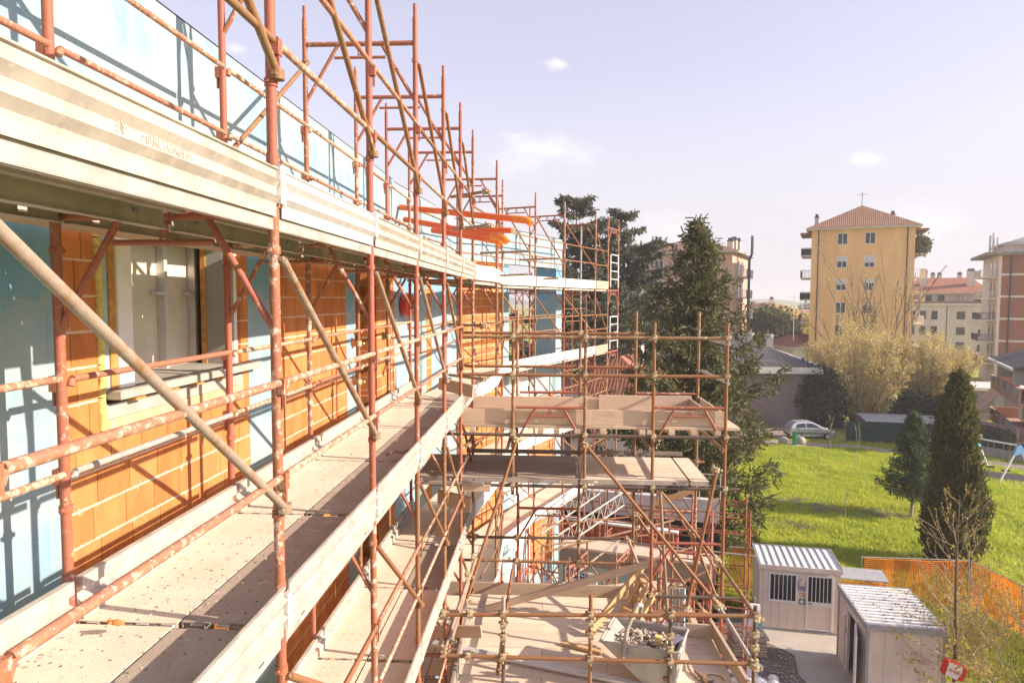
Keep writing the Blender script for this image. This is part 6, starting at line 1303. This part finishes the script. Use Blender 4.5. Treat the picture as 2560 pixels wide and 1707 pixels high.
for i, z in enumerate((4.0, 1.05, -2.0, -5.0, -8.0)):
    b = bbox(L, 'balcony', 'eave_white', t, (-1.9, -.003, 1.0, 8, z-.9, z-.7)); mb = L.mb()
    for k in range(14): x = -1.88+k*.14; mb.box(x-.02, x+.02, 1.0, 1.03, z-.7, z+.25)
    for k in range(50): y = 1.05+k*.14; mb.box(-1.9, -1.87, y-.02, y+.02, z-.7, z+.25)
    mb.box(-1.92, -.003, .98, 1.05, z+.25, z+.31); mb.build('railing', 'railing_dark' if i > 1 else 'railing_pale', b)
    [bbox(L, 'balcony_door', 'glass_dark', t, (-.05, -.003, y, y+1.2, z-.65, z+1.4)) for y in (2, 5.2)]
bbox(L, 'pillar', 'eave_white', t, (-.02, .35, -.06, -.042, G, 6.1))
for x, h in ((-.6, 9.2), (-.2, 9.6), (.3, 8.9)): mb = L.mb(); mb.tube((x, 4, 6.6), (x, 4, h), .14, n=8); mb.build('flue_pipe', 'railing_pale', t)
mb = L.mb(); mb.tube((4.3, 4, 8.5), (4.3, 4, 12.4), .05, n=6); mb.tube((3.6, 4, 12.2), (5.0, 4, 12.2), .03, n=6); mb.tube((4.2, 3.7, 9.2), (4.25, 3.9, 9.25), .62, .5, n=16); mb.build('satellite_mast', 'railing_pale', rf)
# salmon house with awnings
t = thing('salmon_house', 'salmon coloured house with long sloping balconies and two striped awnings at the right edge', 'house', (42, 58, G)); L = Loc((41.1, 66.0), R(-114)); 
# local x runs along the street towards the viewer, local -y faces the park
hw = 13
bbox(L, 'wall', 'wall_salmon', t, (2.0, hw, 2.2, 5, G-.5, -4.3))
for z0, z1 in ((-8.08, -6.85), (-11.0, -9.84)):
    b = bbox(L, 'balcony', 'wall_salmon', t, (0, hw, 0, .18, z0, z1), (0, .2, .181, 2.2, z0, z1), (.2, hw, .181, 2.199, z0, z0+.2)); [bbox(L, 'flower_box', 'stucco_grey', b, (x, x+1.1, -.16, -.003, z1-.5, z1+.05)) for x in (.9, 3.6, 6.4, 9.2, 11.5)]
mb = L.mb(); mb.hexa([(1.6, -.4, -5.35), (hw, -.4, -5.35), (hw, 4, -3.9), (1.6, 4, -3.9), (1.6, -.4, -5.2), (hw, -.4, -5.2), (hw, 4, -3.7), (1.6, 4, -3.7)]); rf = mb.build('roof', 'roof_slate', t); bbox(L, 'gutter', 'eave_white', rf, (1.55, hw, -.55, -.405, -5.4, -5.18)); chimney(L, rf, 4.6, 3.0, -4.6, -2.7, 1.2, 'wall_pink')
for x in (2.6, 5.4, 8.2): [bbox(L, 'balcony_door', 'glass_dark', t, (x, x+1.4, 2.14, 2.198, za, za+2.1)) for za in (-7.7, -10.7)]
for x in (2.2, 9): mb = L.mb(); mb.box(x-.04, x+.04, .19, 2.1, -6.85, -5.7); mb.build('balcony_screen', 'railing_pale', t)
for x in (.5, 2.9):
    mb = L.mb(); mb.hexa([(x, -.01, -8.1), (x+2.25, -.01, -8.1), (x+2.25, -1.85, -10.2), (x, -1.85, -10.2), (x, -.01, -8.05), (x+2.25, -.01, -8.05), (x+2.25, -1.88, -10.15), (x, -1.88, -10.15)]); aw = mb.build('awning', 'awning', t); mb = L.mb(); mb.tube((x, -1.87, -10.2), (x+2.25, -1.87, -10.2), .05, n=8); [mb.tube((x+q, -.01, -9.95), (x+q, -1.85, -10.18), .025, n=6) for q in (.05, 2.2)]; mb.build('awning_arm', 'railing_pale', aw)
bbox(L, 'garage_wall', 'stucco_grey', t, (.9, hw, 2.0, 2.19, G-.5, -10.85)); [bbox(L, 'garage_door', 'wall_mauve', t, (x0, x1, 1.95, 1.995, G, -11.0)) for x0, x1 in ((2.2, 5.0), (6.5, 9.5))]
# garden wall and railing in front of the salmon house
p0, p1 = Vector((32.2, 57.2)), Vector((37.6, 48.6)); t = thing('garden_wall', 'low grey garden wall with thin railing below the salmon house', 'wall', (37, 55, G)); wall_part('wall_base', p0, p1, G-.3, G+.65, .25, 'stucco_grey', t); mb = MB(); n_ = 60
for k in range(n_+1): p = p0.lerp(p1, k/n_); mb.tube((p.x, p.y, G+.65), (p.x, p.y, G+1.65), .014 if k % 10 else .04, n=5)
for z in (G+.8, G+1.6): mb.tube((p0.x, p0.y, z), (p1.x, p1.y, z), .02, n=5)
mb.build('wall_railing', 'railing_dark', t)
sp = p0.lerp(p1, .24); tag(MB((sp.x, sp.y, G), math.atan2(-8.6, 5.4)).box(-.45, .45, -.10, -.05, 1.15, 1.6).build('white_notice_board', 'sign_white'), 'small white notice board fixed to the garden railing', 'notice board')
p0, p1 = Vector((34.6, 60.5)), Vector((39.6, 51.5)); t = thing('courtyard_wall', 'long brownish brick courtyard wall behind the garden railing', 'wall', (40, 59, G)); wall_part('wall_face', p0, p1, G-.3, G+1.9, .3, 'wall_pink', t); wall_part('coping', p0, p1, G+1.901, G+2.0, .36, 'stucco_grey', t, .03)
t = thing('garage_block', 'flat roofed grey garage block left of the salmon house', 'garage', (43, 72, G)); L = Loc((41.0, 71), R(-5)); bbox(L, 'wall', 'stucco_grey', t, (0, 9, 0, 5, G-.3, -9.0)); bbox(L, 'roof', 'eave_white', t, (-.3, 9.3, -.4, 5.3, -8.999, -8.7)); [bbox(L, 'garage_door', 'wall_mauve', t, (x0, x0+2.5, -.05, -.002, G, -9.6)) for x0 in (1, 4.5)]
# low mauve hall with slate roof
t = thing('mauve_hall', 'low mauve hall with white fascia and a grey sheet roof behind the spruce', 'hall', (20, 70, G)); L = Loc((13.0, 66.2), R(-2)); lw_ = 11.4
bbox(L, 'wall', 'wall_mauve', t, (0, lw_, 0, 18, G-.5, -6.9)); bbox(L, 'fascia', 'eave_white', t, (-.9, lw_+1.0, -.9, 19, -6.899, -6.3)); mb = L.mb(); e = -6.295
bs_ = [(-.8, -.8, e), (lw_+.9, -.8, e), (lw_+.9, 18.9, e), (-.8, 18.9, e)]; rg0, rg1 = (lw_*.5, 6.5, -3.4), (lw_*.5, 16, -3.4)
mb.add([bs_[0], bs_[1], rg0], [(0, 1, 2)], [[(0, 0), (13, 0), (6.5, 7.5)]]); rf = mb.build('roof', 'roof_slate', t); mb = L.mb(); mb.add([bs_[1], bs_[2], rg1, rg0], [(0, 1, 2, 3)], [[(0, 0), (19.7, 0), (17, 6.5), (7, 6.5)]]); mb.add([bs_[3], bs_[0], rg0, rg1], [(0, 1, 2, 3)], [[(0, 0), (19.7, 0), (12, 6.5), (2.7, 6.5)]]); mb.add([bs_[2], bs_[3], rg1], [(0, 1, 2)], [[(0, 0), (13, 0), (6.5, 4)]]); mb.build('roof_slope', 'roof_grey', rf)
for x, y in ((8.4, 10), (9.6, 7)): mb = L.mb(); mb.box(x-.35, x+.35, y-.35, y+.35, -5.6, -3.9); mb.tube((x, y, -3.9), (x, y, -3.6), .45, n=10); mb.build('roof_vent', 'stucco_grey', rf)
mb = L.mb(); mb.beam((lw_+.75, 1, -6.2), (lw_*.75, 8, -4.75), .9, .06, (0, -.3, 1)); mb.build('roof_light', 'plastic_white', rf); mb = L.mb(); mb.tube((lw_-.3, -.08, G), (lw_-.3, -.08, -6.9), .06, n=6); mb.tube((lw_+.2, -.3, G), (lw_+.2, -.3, -6.9), .05, n=6); mb.build('drainpipe', 'railing_dark', t)
# low tiled houses and the far town
def cottage(label, x, y, ang, wd, dp, ze, zr, wallm, roofm='roof_tile', grp='low tiled houses in the town', wins=True):
    t = thing('tiled_house', label, 'house', (x, y, G), grp); L = Loc((x, y), ang); bbox(L, 'wall', wallm, t, (0, wd, 0, dp, G-.5, ze-.2)); rf = hip(L, 'roof', roofm, t, -.6, wd+.6, -.6, dp+.6, ze, zr-ze, .5, 'x' if wd > dp else 'y'); chimney(L, rf, wd*.65, dp*.4, (ze+zr)/2-.3, zr+.7, .6, 'wall_cream')
    if wins: [window(L, t, wd*q, ze-2.0, .9, 1.2, 0, None, 'front', 'railing_pale') for q in (.25, .7)]
cottage('tiled cottage hidden behind the spruce trunk and the far scaffold', 1.4, 43.5, R(-24), 5.5, 6, -5.9, -3.6, 'wall_cream')
cottage('low tiled house seen through the scaffold under the cedars', -4.5, 52, R(-24), 10, 8, -6.2, -3.6, 'wall_white')
cottage('cream house with orange roof left of the yellow block', 41.5, 140, 0, 5.5, 7, -1.4, -.6, 'wall_cream')
cottage('red roofed house right of the pink block, nearest of the far roofs', 33, 95, R(10), 9, 8, -6.4, -4.9, 'wall_cream', wins=False)
cottage('red roofed house beyond the mauve hall roof', 38.5, 108, R(-15), 12, 8, -6.6, -5.0, 'wall_pink', wins=False)
cottage('far red roofed house under the rounded trees', 40, 128, R(5), 14, 9, -6.4, -4.8, 'wall_white', wins=False)
cottage('long far red roof close to the horizon', 62, 200, R(4), 26, 10, -5.2, -3.2, 'wall_cream', wins=False)
mb = MB(); rgx = random.Random(5)
def farblock(lb, x, y, w_, d, h): tag(bbox(Loc((x, y), 0.0), 'far_building', 'wall_white', None, (0, w_, 0, d, G, h)), lb, 'building', 'pale far buildings on the horizon')
for lb, x, y, w_, h in (('pale long far building right of the rounded trees', 96, 280, 26, -4.2), ('white far building peeking beside the yellow block', 128, 330, 20, -1.5), ('small far factory on the horizon', 118, 400, 20, -1.0)): farblock(lb, x, y, w_, 12, h)
for i, (x, y, h, lb) in enumerate(((70, 210, 6.6, 'far tree clump left of the far roofs'), (90, 230, 7.2, 'far tree clump beside the pale long building'), (76, 170, 5.0, 'small far tree before the long red roof'), (112, 300, 9.0, 'far tree clump nearest the horizon'), (58, 150, 5.4, 'far tree in front of the cream house'))): shrub('far_tree', lb, 'tree', x, y, G, h*.75, h*.6, h, 700, 'mid_leaf' if i % 2 else 'spring_leaf', .8, rg, 'far trees')
mb = MB(); px_ = -900; pts_ = []
for i in range(61): x = -900+i*45; pts_.append((x, 1500+120*math.sin(i*.7), G+18+9*math.sin(i*.55)+5*math.sin(i*1.9)))
for a, b in zip(pts_, pts_[1:]): mb.quad((a[0], a[1]-160, G-1), (b[0], b[1]-160, G-1), b, a); mb.quad(a, b, (b[0], b[1]+160, G-1), (a[0], a[1]+160, G-1))
o = mb.build('hills', 'mid_leaf'); o['kind'] = 'structure'
# overhead antenna beside the yellow block, power line
t = thing('roof_antenna', 'thin television antenna mast rising before the yellow block', 'antenna', (29.0, 78, G)); mb = MB(); mb.tube((27.1, 78, -4.5), (27.1, 78, .4), .04, n=6); mb.tube((26.2, 78, .35), (27.6, 78, .35), .025, n=6); mb.build('mast', 'railing_pale', t)

# ================================================================== AIR
hz = MB().box(-1560, 1560, -330, 3060, G-1.2, 21.5); hm = bpy.data.materials.new('haze'); hm.use_nodes = True; hn = NT(hm.node_tree); hm.node_tree.nodes.clear()
pv = hn.n('ShaderNodeVolumePrincipled', Color=(.96, .95, .97, 1), Density=.00075, Anisotropy=.2); ho = hn.n('ShaderNodeOutputMaterial'); hm.node_tree.links.new(pv.outputs[0], ho.inputs['Volume'])
MATS['haze'] = hm; o = hz.build('haze', 'haze'); o['kind'] = 'stuff'
